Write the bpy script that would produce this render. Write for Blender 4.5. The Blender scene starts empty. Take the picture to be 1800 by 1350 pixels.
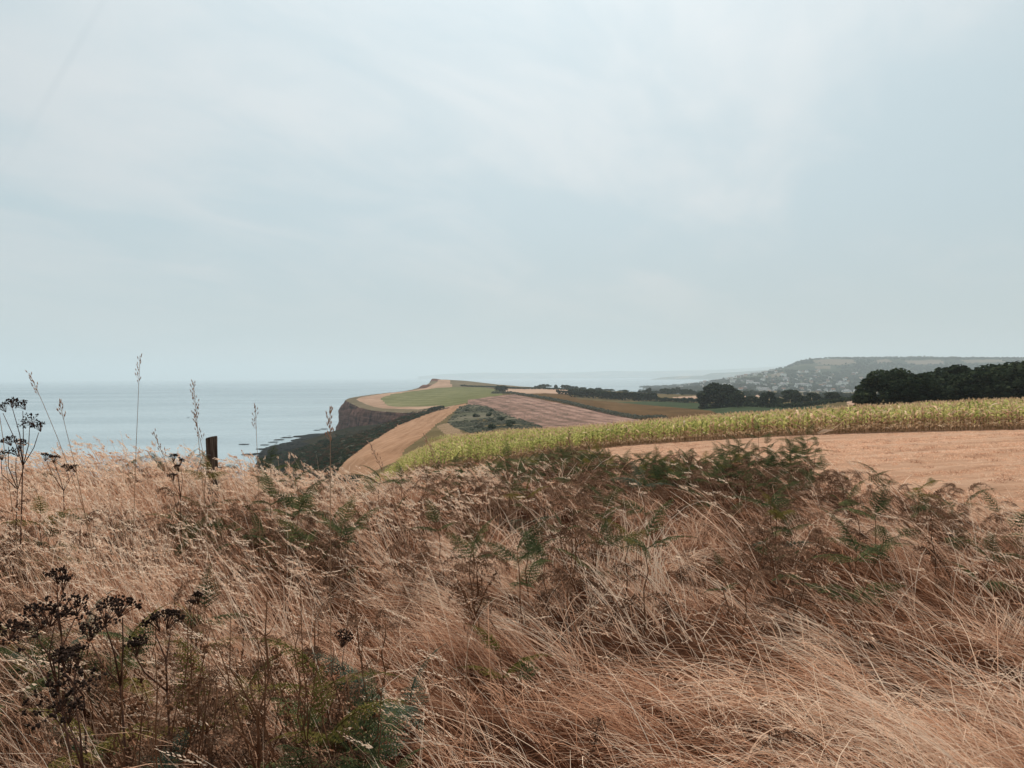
import bpy, math, random
import numpy as np
from mathutils import Matrix, Vector

# ------------------------------------------------------------------ camera, world, sun, exposure
SC = bpy.context.scene
COL = SC.collection
PI = math.pi
F = 1334.0                                   # focal length in pixels of the 1800x1350 photograph
EYE = np.array([0.0, 0.0, 62.0])             # 62 m above the sea
PITCH, ROLL = math.radians(0.58), math.radians(-0.38)
fwd = np.array([0, math.cos(PITCH), -math.sin(PITCH)])
up0 = np.array([0, math.sin(PITCH), math.cos(PITCH)])
rt0 = np.array([1.0, 0, 0])
RT = rt0 * math.cos(ROLL) + up0 * math.sin(ROLL)
UP = -rt0 * math.sin(ROLL) + up0 * math.cos(ROLL)

cd = bpy.data.cameras.new('camera')
cam = bpy.data.objects.new('camera', cd)
COL.objects.link(cam)
cd.sensor_width = 36.0
cd.lens = 36.0 * F / 1800.0
cd.clip_start = 0.05
cd.clip_end = 120000
mw = Matrix.Identity(4)
for i in range(3):
    mw[i][0], mw[i][1], mw[i][2], mw[i][3] = RT[i], UP[i], -fwd[i], EYE[i]
cam.matrix_world = mw
SC.camera = cam

SUN_EL, SUN_AZ = math.radians(50), math.radians(4)      # ahead of the camera, slightly right
sdir = np.array([math.sin(SUN_AZ) * math.cos(SUN_EL), math.cos(SUN_AZ) * math.cos(SUN_EL), math.sin(SUN_EL)])
SUN_STRENGTH = 5.0
SKY_STRENGTH = 0.10
sl = bpy.data.lights.new('sun', 'SUN')
sl.energy = SUN_STRENGTH
sl.angle = math.radians(0.6)
sl.color = (1.0, 0.93, 0.84)
so = bpy.data.objects.new('sun', sl)
COL.objects.link(so)
so.rotation_euler = Vector((-sdir[0], -sdir[1], -sdir[2])).to_track_quat('-Z', 'Y').to_euler()

vs = SC.view_settings
vs.view_transform = 'Standard'
vs.look = 'None'
vs.exposure = 0.0
vs.gamma = 1.0
vs.use_curve_mapping = False
SC.render.film_transparent = False
SC.cycles.max_bounces = 8
SC.cycles.diffuse_bounces = 3
SC.cycles.glossy_bounces = 3
SC.cycles.transmission_bounces = 4
SC.cycles.volume_bounces = 2
SC.cycles.transparent_max_bounces = 8
SC.cycles.use_denoising = True
SC.cycles.sample_clamp_indirect = 6


class NT:
    """small wrapper for building node trees"""
    def __init__(s, nt):
        s.nt = nt
        nt.nodes.clear()

    def n(s, typ, **kw):
        nd = s.nt.nodes.new(typ)
        for k, v in kw.items():
            if k.startswith('i_'):
                key = k[2:]
                key = int(key) if key.isdigit() else key.replace('_', ' ')
                s.set(nd.inputs[key], v)
            else:
                setattr(nd, k, v)
        return nd

    def set(s, sock, v):
        if isinstance(v, bpy.types.NodeSocket):
            s.nt.links.new(v, sock)
        else:
            sock.default_value = v

    def math(s, op, a, b=0.0, c=None, clamp=False):
        nd = s.nt.nodes.new('ShaderNodeMath')
        nd.operation = op
        nd.use_clamp = clamp
        s.set(nd.inputs[0], a)
        s.set(nd.inputs[1], b)
        if c is not None:
            s.set(nd.inputs[2], c)
        return nd.outputs[0]

    def vmath(s, op, a, b=None):
        nd = s.nt.nodes.new('ShaderNodeVectorMath')
        nd.operation = op
        s.set(nd.inputs[0], a)
        if b is not None:
            s.set(nd.inputs[1], b)
        return nd.outputs['Value'] if op in ('DOT_PRODUCT', 'LENGTH') else nd.outputs[0]

    def mix(s, f, a, b, blend='MIX'):
        nd = s.nt.nodes.new('ShaderNodeMix')
        nd.data_type = 'RGBA'
        nd.blend_type = blend
        nd.clamp_factor = True
        s.set(nd.inputs[0], f)
        for k, v in ((6, a), (7, b)):
            if isinstance(v, (tuple, list)) and len(v) == 3:
                v = (*v, 1)
            s.set(nd.inputs[k], v)
        return nd.outputs[2]

    def ramp(s, f, stops):
        nd = s.nt.nodes.new('ShaderNodeValToRGB')
        cr = nd.color_ramp
        while len(cr.elements) < len(stops):
            cr.elements.new(0.5)
        for e, (p, c) in zip(cr.elements, stops):
            e.position = p
            e.color = (*c, 1) if len(c) == 3 else c
        s.set(nd.inputs[0], f)
        return nd.outputs[0]

    def noise(s, vec, scale, detail=4, rough=0.55, dist=0.0):
        nd = s.nt.nodes.new('ShaderNodeTexNoise')
        s.set(nd.inputs['Vector'], vec)
        s.set(nd.inputs['Scale'], scale)
        nd.inputs['Detail'].default_value = detail
        nd.inputs['Roughness'].default_value = rough
        nd.inputs['Distortion'].default_value = dist
        return nd.outputs[0]

    def mapr(s, v, a, b, c=0.0, d=1.0, smooth=False):
        nd = s.nt.nodes.new('ShaderNodeMapRange')
        nd.clamp = True
        if smooth:
            nd.interpolation_type = 'SMOOTHSTEP'
        s.set(nd.inputs[0], v)
        for k, x in zip((1, 2, 3, 4), (a, b, c, d)):
            s.set(nd.inputs[k], x)
        return nd.outputs[0]

    def scalev(s, vec, sc):
        nd = s.nt.nodes.new('ShaderNodeMapping')
        s.set(nd.inputs['Vector'], vec)
        nd.inputs['Scale'].default_value = sc
        return nd.outputs[0]


world = bpy.data.worlds.new('World')
SC.world = world
world.use_nodes = True
w = NT(world.node_tree)
sky = w.n('ShaderNodeTexSky', sky_type='NISHITA', sun_disc=False)
sky.sun_elevation = SUN_EL
sky.sun_rotation = SUN_AZ
sky.altitude = 60
sky.air_density = 1.0
sky.dust_density = 2.0
sky.ozone_density = 1.5
tc = w.n('ShaderNodeTexCoord').outputs['Generated']
sep = w.n('ShaderNodeSeparateXYZ', i_0=tc)
zz = w.math('MAXIMUM', sep.outputs[2], 0.0)
den = w.math('ADD', zz, 0.16)
cp = w.n('ShaderNodeCombineXYZ', i_0=w.math('DIVIDE', sep.outputs[0], den), i_1=w.math('DIVIDE', sep.outputs[1], den), i_2=0.37).outputs[0]
rot0 = w.n('ShaderNodeMapping', i_Vector=cp)
rot0.inputs['Rotation'].default_value = (0, 0, math.radians(-62))
rotm = w.n('ShaderNodeMapping', i_Vector=rot0.outputs[0])
rotm.inputs['Scale'].default_value = (0.62, 1.15, 1.0)
rotm.inputs['Location'].default_value = (3.1, 1.7, 0)
cn1 = w.noise(rotm.outputs[0], 0.9, 5, 0.52, 0.5)
cn2 = w.noise(rotm.outputs[0], 2.6, 6, 0.55, 0.8)
cl = w.math('ADD', w.math('MULTIPLY', cn1, 0.72), w.math('MULTIPLY', cn2, 0.28))
veil = w.mapr(cl, 0.37, 0.62, 0.0, 1.0, True)
sd = w.vmath('DOT_PRODUCT', tc, tuple(sdir))
aure = w.math('POWER', w.math('MAXIMUM', sd, 0.0), 6.0)
# thin high cloud: dull blue-grey where thin, brighter and whiter where thick; both brighten around the sun
thin = w.mix(aure, (4.7, 5.8, 6.25), (9.0, 10.2, 10.8))
thick = w.mix(aure, (5.8, 6.35, 6.6), (11.6, 12.0, 12.1))
cloud = w.mix(veil, thin, thick)
# slightly greyer and warmer towards the horizon on the right of the sun, as hazy air is
low = w.mapr(zz, 0.0, 0.22, 1.0, 0.0, True)
cloud = w.mix(w.math('MULTIPLY', low, 0.85), cloud, (5.25, 5.9, 6.0))
# shadow line of an old contrail across the veil
nrm = np.cross(np.array([-0.53, 1.0, 0.50]), np.array([-0.655, 1.0, 0.29]))
nrm /= np.linalg.norm(nrm)
ct = w.math('ABSOLUTE', w.vmath('DOT_PRODUCT', tc, tuple(nrm)))
line = w.mapr(ct, 0.001, 0.006, 1.0, 0.0, True)
line = w.math('MULTIPLY', line, w.mapr(sep.outputs[0], -0.35, -0.5, 0.0, 1.0, True))
line = w.math('MULTIPLY', line, w.mapr(zz, 0.2, 0.34, 0.0, 0.085))
cloud = w.mix(line, cloud, (2.5, 3.6, 4.2))
mixc = w.mix(0.97, sky.outputs[0], cloud)
bg = w.n('ShaderNodeBackground', i_Color=mixc, i_Strength=SKY_STRENGTH)
wo = w.n('ShaderNodeOutputWorld', i_Surface=bg.outputs[0])

# ------------------------------------------------------------------ helpers
rnd = random.Random(7)
rng = np.random.default_rng(11)


def at(px, py, Y):
    """point on the line of sight through a pixel of the photograph, Y metres ahead"""
    d = fwd + RT * ((px - 900.0) / F) + UP * ((675.0 - py) / F)
    return EYE + d / d[1] * Y


def proj(P):
    D = np.asarray(P, float) - EYE
    dz = D @ fwd
    dz = np.where(np.abs(dz) < 1e-6, 1e-6, dz)
    return 900 + F * (D @ RT) / dz, 675 - F * (D @ UP) / dz


def tag(o, label=None, cat=None, group=None, kind=None):
    if label:
        o['label'] = label
    if cat:
        o['category'] = cat
    if group:
        o['group'] = group
    if kind:
        o['kind'] = kind
    return o


def empty(name, loc=(0, 0, 0), rz=0.0):
    o = bpy.data.objects.new(name, None)
    o.empty_display_size = 0.1
    COL.objects.link(o)
    o.location = loc
    o.rotation_euler = (0, 0, rz)
    return o


def mesh_np(name, V, Q=None, T=None, mat=None, attr=None, smooth=False):
    """mesh from numpy vertices, quads and triangles; attr = {name: per-vertex floats}"""
    V = np.asarray(V, np.float32)
    Q = np.zeros((0, 4), np.int32) if Q is None else np.asarray(Q, np.int32).reshape(-1, 4)
    T = np.zeros((0, 3), np.int32) if T is None else np.asarray(T, np.int32).reshape(-1, 3)
    me = bpy.data.meshes.new(name)
    me.vertices.add(len(V))
    me.vertices.foreach_set('co', V.ravel())
    nl = len(Q) * 4 + len(T) * 3
    me.loops.add(nl)
    me.loops.foreach_set('vertex_index', np.concatenate([Q.ravel(), T.ravel()]).astype(np.int32))
    me.polygons.add(len(Q) + len(T))
    st = np.concatenate([np.arange(len(Q)) * 4, len(Q) * 4 + np.arange(len(T)) * 3]).astype(np.int32)
    me.polygons.foreach_set('loop_start', st)
    if smooth:
        me.polygons.foreach_set('use_smooth', np.ones(len(st), bool))
    if attr:
        for k, a in attr.items():
            at_ = me.attributes.new(k, 'FLOAT', 'POINT')
            at_.data.foreach_set('value', np.asarray(a, np.float32))
    me.update(calc_edges=True)
    if mat:
        me.materials.append(mat)
    return me


def obj(name, me, parent=None, loc=None, rot=None, sc=None):
    o = bpy.data.objects.new(name, me)
    COL.objects.link(o)
    if parent is not None:
        o.parent = parent
    if loc is not None:
        o.location = loc
    if rot is not None:
        o.rotation_euler = rot
    if sc is not None:
        o.scale = sc if hasattr(sc, '__len__') else (sc, sc, sc)
    return o


class Acc:
    """collects vertices, quads and triangles for one mesh"""
    def __init__(s):
        s.V, s.Q, s.T, s.A, s.k = [], [], [], [], 0

    def add(s, V, Q=None, T=None, a=0.5):
        V = np.asarray(V, float).reshape(-1, 3)
        if Q is not None and len(Q):
            s.Q.append(np.asarray(Q, int).reshape(-1, 4) + s.k)
        if T is not None and len(T):
            s.T.append(np.asarray(T, int).reshape(-1, 3) + s.k)
        s.V.append(V)
        s.A.append(np.full(len(V), a) if np.isscalar(a) else np.asarray(a))
        s.k += len(V)

    def tube(s, pts, rad, n=6, a=0.5, cap=True):
        pts = np.asarray(pts, float)
        m = len(pts)
        rad = np.full(m, rad) if np.isscalar(rad) else np.asarray(rad, float)
        tan = np.gradient(pts, axis=0)
        tan /= np.linalg.norm(tan, axis=1)[:, None] + 1e-9
        ref = np.array([0.31, 0.95, 0.1]) if abs(tan[0] @ np.array([0.31, 0.95, 0.1])) < 0.9 else np.array([1.0, 0, 0])
        V = []
        for i in range(m):
            u = np.cross(tan[i], ref)
            u /= np.linalg.norm(u) + 1e-9
            v = np.cross(tan[i], u)
            ang = np.arange(n) * 2 * PI / n
            V.append(pts[i] + rad[i] * (np.cos(ang)[:, None] * u + np.sin(ang)[:, None] * v))
        V = np.concatenate(V)
        Q, T = [], []
        for i in range(m - 1):
            for j in range(n):
                j2 = (j + 1) % n
                Q.append((i * n + j, i * n + j2, (i + 1) * n + j2, (i + 1) * n + j))
        if cap:
            V = np.concatenate([V, pts[:1], pts[-1:]])
            for j in range(n):
                j2 = (j + 1) % n
                T.append((m * n, j2, j))
                T.append((m * n + 1, (m - 1) * n + j, (m - 1) * n + j2))
        s.add(V, Q, T, a)

    def mesh(s, name, mat, smooth=False):
        V = np.concatenate(s.V)
        Q = np.concatenate(s.Q) if s.Q else None
        T = np.concatenate(s.T) if s.T else None
        return mesh_np(name, V, Q, T, mat, {'tint': np.concatenate(s.A)}, smooth)


def lattice(seed):
    return np.random.default_rng(seed).random((256, 256))


_lat = {}


def vnoise(x, y, seed=0):
    if seed not in _lat:
        _lat[seed] = lattice(seed)
    g = _lat[seed]
    x = np.asarray(x, float)
    y = np.asarray(y, float)
    xi, yi = np.floor(x).astype(int), np.floor(y).astype(int)
    fx, fy = x - xi, y - yi
    fx = fx * fx * (3 - 2 * fx)
    fy = fy * fy * (3 - 2 * fy)
    a, b = g[xi % 256, yi % 256], g[(xi + 1) % 256, yi % 256]
    c, d = g[xi % 256, (yi + 1) % 256], g[(xi + 1) % 256, (yi + 1) % 256]
    return (a * (1 - fx) + b * fx) * (1 - fy) + (c * (1 - fx) + d * fx) * fy


def fbm(x, y, seed=0, o=4):
    s, a, t = 0, 0.5, 0
    for i in range(o):
        s = s + a * vnoise(x * 2 ** i, y * 2 ** i, seed + i)
        t += a
        a *= 0.5
    return s / t


def in_poly(x, y, poly):
    x, y = np.asarray(x, float), np.asarray(y, float)
    ins = np.zeros(x.shape, bool)
    n = len(poly)
    for i in range(n):
        x1, y1 = poly[i]
        x2, y2 = poly[(i + 1) % n]
        c = ((y1 > y) != (y2 > y))
        xx = (x2 - x1) * (y - y1) / ((y2 - y1) if y2 != y1 else 1e-9) + x1
        ins ^= c & (x < xx)
    return ins


REG = []


def later(o, base, place, group, px):
    """label decided at the end: counted from the left among its like"""
    REG.append((o, base, place, group, px))


ORD = ['first', 'second', 'third', 'fourth', 'fifth', 'sixth', 'seventh', 'eighth', 'ninth', 'tenth', 'eleventh', 'twelfth',
       'thirteenth', 'fourteenth', 'fifteenth', 'sixteenth', 'seventeenth', 'eighteenth', 'nineteenth', 'twentieth',
       'twenty-first', 'twenty-second', 'twenty-third', 'twenty-fourth', 'twenty-fifth', 'twenty-sixth', 'twenty-seventh',
       'twenty-eighth', 'twenty-ninth', 'thirtieth', 'thirty-first', 'thirty-second', 'thirty-third', 'thirty-fourth']


# ------------------------------------------------------------------ materials
def new_mat(name):
    m = bpy.data.materials.new(name)
    m.use_nodes = True
    return m, NT(m.node_tree)


def finish(t, col, rough=0.85, bump=None, bstr=0.3, bdist=0.05, spec=0.2):
    if rough >= 0.85:                                   # dull matter: no sheen at grazing angles
        b = t.n('ShaderNodeBsdfDiffuse')
        b.inputs['Roughness'].default_value = 0.6
        t.set(b.inputs['Color'], col if isinstance(col, bpy.types.NodeSocket) else (*col, 1))
        if bump is not None:
            bn = t.n('ShaderNodeBump', i_Height=bump)
            bn.inputs['Strength'].default_value = bstr
            bn.inputs['Distance'].default_value = bdist
            t.set(b.inputs['Normal'], bn.outputs[0])
        t.n('ShaderNodeOutputMaterial', i_Surface=b.outputs[0])
        return
    b = t.n('ShaderNodeBsdfPrincipled')
    t.set(b.inputs['Base Color'], col if isinstance(col, bpy.types.NodeSocket) else (*col, 1))
    b.inputs['Roughness'].default_value = rough
    b.inputs['Specular IOR Level'].default_value = spec
    if bump is not None:
        bn = t.n('ShaderNodeBump', i_Height=bump)
        bn.inputs['Strength'].default_value = bstr
        bn.inputs['Distance'].default_value = bdist
        t.set(b.inputs['Normal'], bn.outputs[0])
    t.n('ShaderNodeOutputMaterial', i_Surface=b.outputs[0])


def leaf_mat(name, stops, transl=0.3, jitter=0.25, gloss=0.0, use_rand=True):
    """thin leaf: diffuse and translucent, colour from the per-piece tint plus a random per object"""
    m, t = new_mat(name)
    a = t.n('ShaderNodeAttribute', attribute_name='tint').outputs['Fac']
    f = a
    if use_rand:
        r = t.n('ShaderNodeObjectInfo').outputs['Random']
        f = t.math('ADD', a, t.math('MULTIPLY', t.math('SUBTRACT', r, 0.5), jitter), clamp=True)
    c = t.ramp(f, stops)
    d = t.n('ShaderNodeBsdfDiffuse', i_Color=c)
    tr = t.n('ShaderNodeBsdfTranslucent', i_Color=c)
    mx = t.n('ShaderNodeMixShader', i_0=transl, i_1=d.outputs[0], i_2=tr.outputs[0])
    out = mx.outputs[0]
    if gloss > 0:
        g = t.n('ShaderNodeBsdfGlossy', i_Color=(1, 1, 1, 1), i_Roughness=0.38)
        out = t.n('ShaderNodeMixShader', i_0=gloss, i_1=out, i_2=g.outputs[0]).outputs[0]
    t.n('ShaderNodeOutputMaterial', i_Surface=out)
    return m


def ground_mat(name, stops, sc=(0.05, 0.6, 6.0), w3=(0.45, 0.35, 0.2), stretch=(1, 1, 1), rows=None, bstr=0.4, bdist=0.1):
    """earth, stubble or turf: three octaves of noise through a ramp, optional crop rows (angle, spacing, amount)"""
    m, t = new_mat(name)
    p = t.n('ShaderNodeNewGeometry').outputs['Position']
    p = t.scalev(p, stretch)
    n1, n2, n3 = [t.noise(p, s, 5, 0.6) for s in sc]
    f = t.math('ADD', t.math('MULTIPLY', n1, w3[0]), t.math('ADD', t.math('MULTIPLY', n2, w3[1]), t.math('MULTIPLY', n3, w3[2])))
    f = t.mapr(f, 0.32, 0.68)
    if rows:
        ang, space, amt = rows
        mp = t.n('ShaderNodeMapping', i_Vector=t.n('ShaderNodeNewGeometry').outputs['Position'])
        mp.inputs['Rotation'].default_value = (0, 0, ang)
        wv = t.n('ShaderNodeTexWave', i_Vector=mp.outputs[0])
        wv.inputs['Scale'].default_value = 0.314 / space
        wv.inputs['Distortion'].default_value = 1.5
        wv.inputs['Detail'].default_value = 2
        f = t.math('ADD', f, t.math('MULTIPLY', t.math('SUBTRACT', wv.outputs[1], 0.5), amt), clamp=True)
    c = t.ramp(f, stops)
    finish(t, c, 0.95, t.math('ADD', n3, n2), bstr, bdist, 0.1)
    return m


STRAW = [(0.0, (0.07, 0.026, 0.015)), (0.3, (0.22, 0.096, 0.052)), (0.55, (0.48, 0.248, 0.148)), (0.8, (0.71, 0.44, 0.295)), (1.0, (0.86, 0.67, 0.51))]
m_straw = leaf_mat('dry_straw', STRAW, 0.34, 0.0, 0.0, False)
m_stalk = leaf_mat('pale_stalk', [(0, (0.25, 0.14, 0.08)), (0.6, (0.46, 0.30, 0.19)), (1, (0.62, 0.46, 0.33))], 0.3, 0.2)
m_seed = leaf_mat('grass_seed', [(0, (0.24, 0.12, 0.08)), (0.5, (0.44, 0.26, 0.18)), (1, (0.62, 0.44, 0.33))], 0.3, 0.2)
m_fern_green = leaf_mat('bracken_green', [(0, (0.024, 0.034, 0.017)), (0.5, (0.066, 0.08, 0.038)), (0.85, (0.125, 0.13, 0.052)), (1, (0.18, 0.165, 0.06))], 0.35, 0.35)
m_fern_blue = leaf_mat('bracken_blue_green', [(0, (0.038, 0.05, 0.034)), (0.5, (0.082, 0.10, 0.07)), (1, (0.145, 0.17, 0.125))], 0.35, 0.3)
m_fern_yellow = leaf_mat('bracken_yellow_green', [(0, (0.05, 0.052, 0.014)), (0.5, (0.12, 0.105, 0.03)), (1, (0.23, 0.17, 0.055))], 0.4, 0.4)
m_fern_brown = leaf_mat('bracken_rust', [(0, (0.028, 0.014, 0.010)), (0.45, (0.145, 0.08, 0.05)), (0.8, (0.29, 0.168, 0.108)), (1, (0.50, 0.32, 0.22))], 0.3, 0.4)
m_stipe = leaf_mat('bracken_stem', [(0, (0.06, 0.028, 0.016)), (1, (0.20, 0.10, 0.055))], 0.0, 0.5)
m_black = leaf_mat('dead_seed_black', [(0, (0.010, 0.007, 0.006)), (1, (0.065, 0.042, 0.033))], 0.0, 0.3)
m_deadstem = leaf_mat('dead_stem_brown', [(0, (0.045, 0.022, 0.015)), (1, (0.15, 0.08, 0.055))], 0.0, 0.3)
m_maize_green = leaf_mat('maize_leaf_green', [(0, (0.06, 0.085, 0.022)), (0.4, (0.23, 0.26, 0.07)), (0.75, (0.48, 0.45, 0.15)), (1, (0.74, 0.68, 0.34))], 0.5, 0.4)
m_maize_dry = leaf_mat('maize_leaf_dry', [(0, (0.12, 0.07, 0.035)), (0.4, (0.42, 0.265, 0.155)), (0.75, (0.70, 0.51, 0.335)), (1, (0.88, 0.77, 0.6))], 0.45, 0.4)
m_maize_stalk = leaf_mat('maize_stalk', [(0, (0.11, 0.09, 0.03)), (1, (0.28, 0.2, 0.09))], 0.0, 0.4)
m_tree = leaf_mat('dark_foliage', [(0, (0.010, 0.016, 0.010)), (0.5, (0.028, 0.040, 0.022)), (1, (0.085, 0.10, 0.05))], 0.28, 0.3)
m_tree_mid = leaf_mat('mid_foliage', [(0, (0.016, 0.026, 0.016)), (0.5, (0.036, 0.052, 0.03)), (1, (0.07, 0.09, 0.045))], 0.2, 0.3)
m_scrub = leaf_mat('scrub_foliage', [(0, (0.06, 0.066, 0.048)), (0.5, (0.15, 0.155, 0.115)), (1, (0.29, 0.27, 0.205))], 0.2, 0.4)
m_bark, t = new_mat('bark')
finish(t, t.ramp(t.noise(t.scalev(t.n('ShaderNodeTexCoord').outputs['Object'], (1, 1, 0.2)), 6, 5), [(0.3, (0.03, 0.022, 0.017)), (0.7, (0.09, 0.07, 0.055))]), 0.95)

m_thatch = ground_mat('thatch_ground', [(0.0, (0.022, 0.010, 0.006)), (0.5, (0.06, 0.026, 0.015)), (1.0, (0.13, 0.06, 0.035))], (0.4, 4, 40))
m_dirt = ground_mat('mown_dry_grass_ground', [(0.0, (0.2288, 0.1232, 0.0767)), (0.3, (0.4368, 0.2475, 0.1558)), (0.6, (0.5408, 0.33, 0.2183)), (0.85, (0.624, 0.407, 0.2891)), (1.0, (0.7072, 0.517, 0.3894))], (0.35, 2.2, 14), (0.4, 0.35, 0.25), (0.35, 1.6, 1), None, 0.9, 0.06)
m_soil = ground_mat('maize_soil', [(0, (0.12, 0.065, 0.04)), (1, (0.32, 0.19, 0.115))], (0.3, 3, 20))
m_rough = ground_mat('rough_grass', [(0, (0.06, 0.048, 0.024)), (0.5, (0.138, 0.102, 0.0504)), (1, (0.264, 0.186, 0.102))], (0.02, 0.15, 0.9))
m_strip = ground_mat('mown_slope', [(0, (0.24, 0.1278, 0.071)), (0.5, (0.375, 0.2102, 0.125)), (1, (0.525, 0.3124, 0.1988))], (0.05, 0.4, 2.0), (0.25, 0.45, 0.3), (1, 0.07, 1))
m_green = ground_mat('pasture_green', [(0, (0.1063, 0.11, 0.0425)), (0.5, (0.1688, 0.1625, 0.0725)), (1, (0.2625, 0.2313, 0.1187))], (0.008, 0.05, 0.35), (0.45, 0.35, 0.2), (1, 0.5, 1), (math.radians(-35), 22, 0.22))
m_margin = ground_mat('bare_margin', [(0, (0.252, 0.154, 0.098)), (0.5, (0.406, 0.252, 0.1708)), (1, (0.56, 0.371, 0.266))], (0.015, 0.1, 0.6))
m_olive = ground_mat('olive_heath', [(0, (0.0978, 0.0782, 0.046)), (0.5, (0.1667, 0.1265, 0.0759)), (1, (0.253, 0.1898, 0.1207))], (0.01, 0.06, 0.4))
m_tan = ground_mat('stubble_pale', [(0, (0.3645, 0.2228, 0.1553)), (0.5, (0.459, 0.297, 0.2093)), (1, (0.5805, 0.3915, 0.2835))], (0.006, 0.05, 0.3))
m_hillfield = ground_mat('hill_stubble', [(0, (0.11, 0.085, 0.06)), (0.5, (0.17, 0.13, 0.095)), (1, (0.23, 0.175, 0.13))], (0.004, 0.02, 0.1))
m_plough = ground_mat('ploughed_earth', [(0, (0.072, 0.0558, 0.0403)), (0.4, (0.168, 0.1085, 0.0822)), (0.65, (0.312, 0.186, 0.1426)), (1, (0.496, 0.3177, 0.248))], (0.012, 0.12, 0.7), (0.4, 0.4, 0.3), (1, 0.5, 1), (math.radians(-10), 9, 0.16), 0.8, 0.4)
m_brown = ground_mat('brown_crop', [(0, (0.0825, 0.0473, 0.0209)), (0.5, (0.1265, 0.0726, 0.033)), (1, (0.1925, 0.1155, 0.0572))], (0.01, 0.08, 0.6), (0.5, 0.3, 0.2), (1, 0.35, 1))
m_lowgreen = ground_mat('root_crop_green', [(0, (0.035, 0.048, 0.026)), (0.5, (0.055, 0.072, 0.038)), (1, (0.09, 0.105, 0.058))], (0.01, 0.08, 0.5), (0.4, 0.4, 0.2), (0.4, 1, 1))
m_scrubg = ground_mat('scrub_ground', [(0, (0.0525, 0.054, 0.033)), (0.45, (0.12, 0.114, 0.075)), (1, (0.255, 0.2025, 0.147))], (0.03, 0.2, 0.9))
m_rows = ground_mat('bare_rows', [(0, (0.156, 0.108, 0.054)), (0.5, (0.336, 0.216, 0.132)), (1, (0.552, 0.372, 0.264))], (0.03, 0.2, 0.9), (0.3, 0.3, 0.2), (1, 1, 1), (math.radians(20), 2.0, 1.2))
m_coastslope = ground_mat('coastal_slope', [(0, (0.012, 0.015, 0.009)), (0.5, (0.03, 0.028, 0.017)), (0.8, (0.065, 0.045, 0.027)), (1, (0.115, 0.075, 0.045))], (0.02, 0.12, 0.7))
m_beach = ground_mat('wet_rock_shore', [(0, (0.008, 0.009, 0.009)), (0.6, (0.02, 0.021, 0.02)), (1, (0.05, 0.047, 0.043))], (0.03, 0.2, 0.9))
m_far = ground_mat('far_land', [(0, (0.035, 0.045, 0.03)), (0.55, (0.07, 0.08, 0.05)), (0.62, (0.26, 0.19, 0.13)), (1, (0.36, 0.27, 0.19))], (0.0022, 0.009, 0.04), (0.6, 0.3, 0.1))
m_hilltop = ground_mat('hill_fields', [(0, (0.02, 0.028, 0.018)), (0.5, (0.04, 0.05, 0.03)), (0.8, (0.075, 0.08, 0.05)), (1, (0.16, 0.13, 0.085))], (0.0035, 0.012, 0.05), (0.6, 0.3, 0.1))

m_cliff, t = new_mat('red_cliff_rock')
p = t.n('ShaderNodeNewGeometry').outputs['Position']
strata = t.noise(t.scalev(p, (0.02, 0.02, 0.35)), 1.0, 5, 0.6, 0.6)
vert = t.noise(t.scalev(p, (0.16, 0.16, 0.02)), 1.0, 5, 0.6)
fc = t.math('ADD', t.math('MULTIPLY', strata, 0.5), t.math('MULTIPLY', vert, 0.5))
c = t.ramp(t.mapr(fc, 0.35, 0.65), [(0, (0.028, 0.014, 0.011)), (0.5, (0.12, 0.056, 0.043)), (1, (0.27, 0.135, 0.10))])
finish(t, c, 0.95, fc, 0.9, 2.0, 0.1)

m_rock, t = new_mat('dark_shore_rock')
p = t.n('ShaderNodeNewGeometry').outputs['Position']
n = t.noise(p, 0.4, 6, 0.65)
finish(t, t.ramp(n, [(0.35, (0.010, 0.011, 0.011)), (0.7, (0.05, 0.048, 0.044))]), 0.9, n, 0.8, 0.5, 0.3)

m_sea, t = new_mat('sea_water')
p = t.n('ShaderNodeNewGeometry').outputs['Position']
big = t.noise(t.scalev(p, (0.0011, 0.0042, 1)), 1.0, 4, 0.55, 0.6)
slick = t.mapr(big, 0.42, 0.62, 0.0, 1.0, True)
wv = t.math('ADD', t.noise(t.scalev(p, (0.10, 0.16, 1)), 1.0, 4, 0.6), t.math('MULTIPLY', t.noise(t.scalev(p, (0.012, 0.03, 1)), 1.0, 3), 1.4))
b = t.n('ShaderNodeBsdfPrincipled')
sh = t.mapr(t.n('ShaderNodeSeparateXYZ', i_0=p).outputs[1], 450, 3200, 1.0, 0.0)       # sun glitter and haze painted in: base colour paler on the nearer water
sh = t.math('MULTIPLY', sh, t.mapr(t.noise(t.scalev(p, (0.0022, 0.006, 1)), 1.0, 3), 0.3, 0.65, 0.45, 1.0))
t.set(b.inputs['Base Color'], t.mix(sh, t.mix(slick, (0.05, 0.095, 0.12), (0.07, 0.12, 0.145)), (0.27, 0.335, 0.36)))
t.set(b.inputs['Roughness'], t.mapr(slick, 0, 1, 0.24, 0.17))
b.inputs['IOR'].default_value = 1.33
bn = t.n('ShaderNodeBump', i_Height=wv)
t.set(bn.inputs['Strength'], t.mapr(slick, 0, 1, 0.30, 0.14))
bn.inputs['Distance'].default_value = 1.2
t.set(b.inputs['Normal'], bn.outputs[0])
t.n('ShaderNodeOutputMaterial', i_Surface=b.outputs[0])

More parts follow.
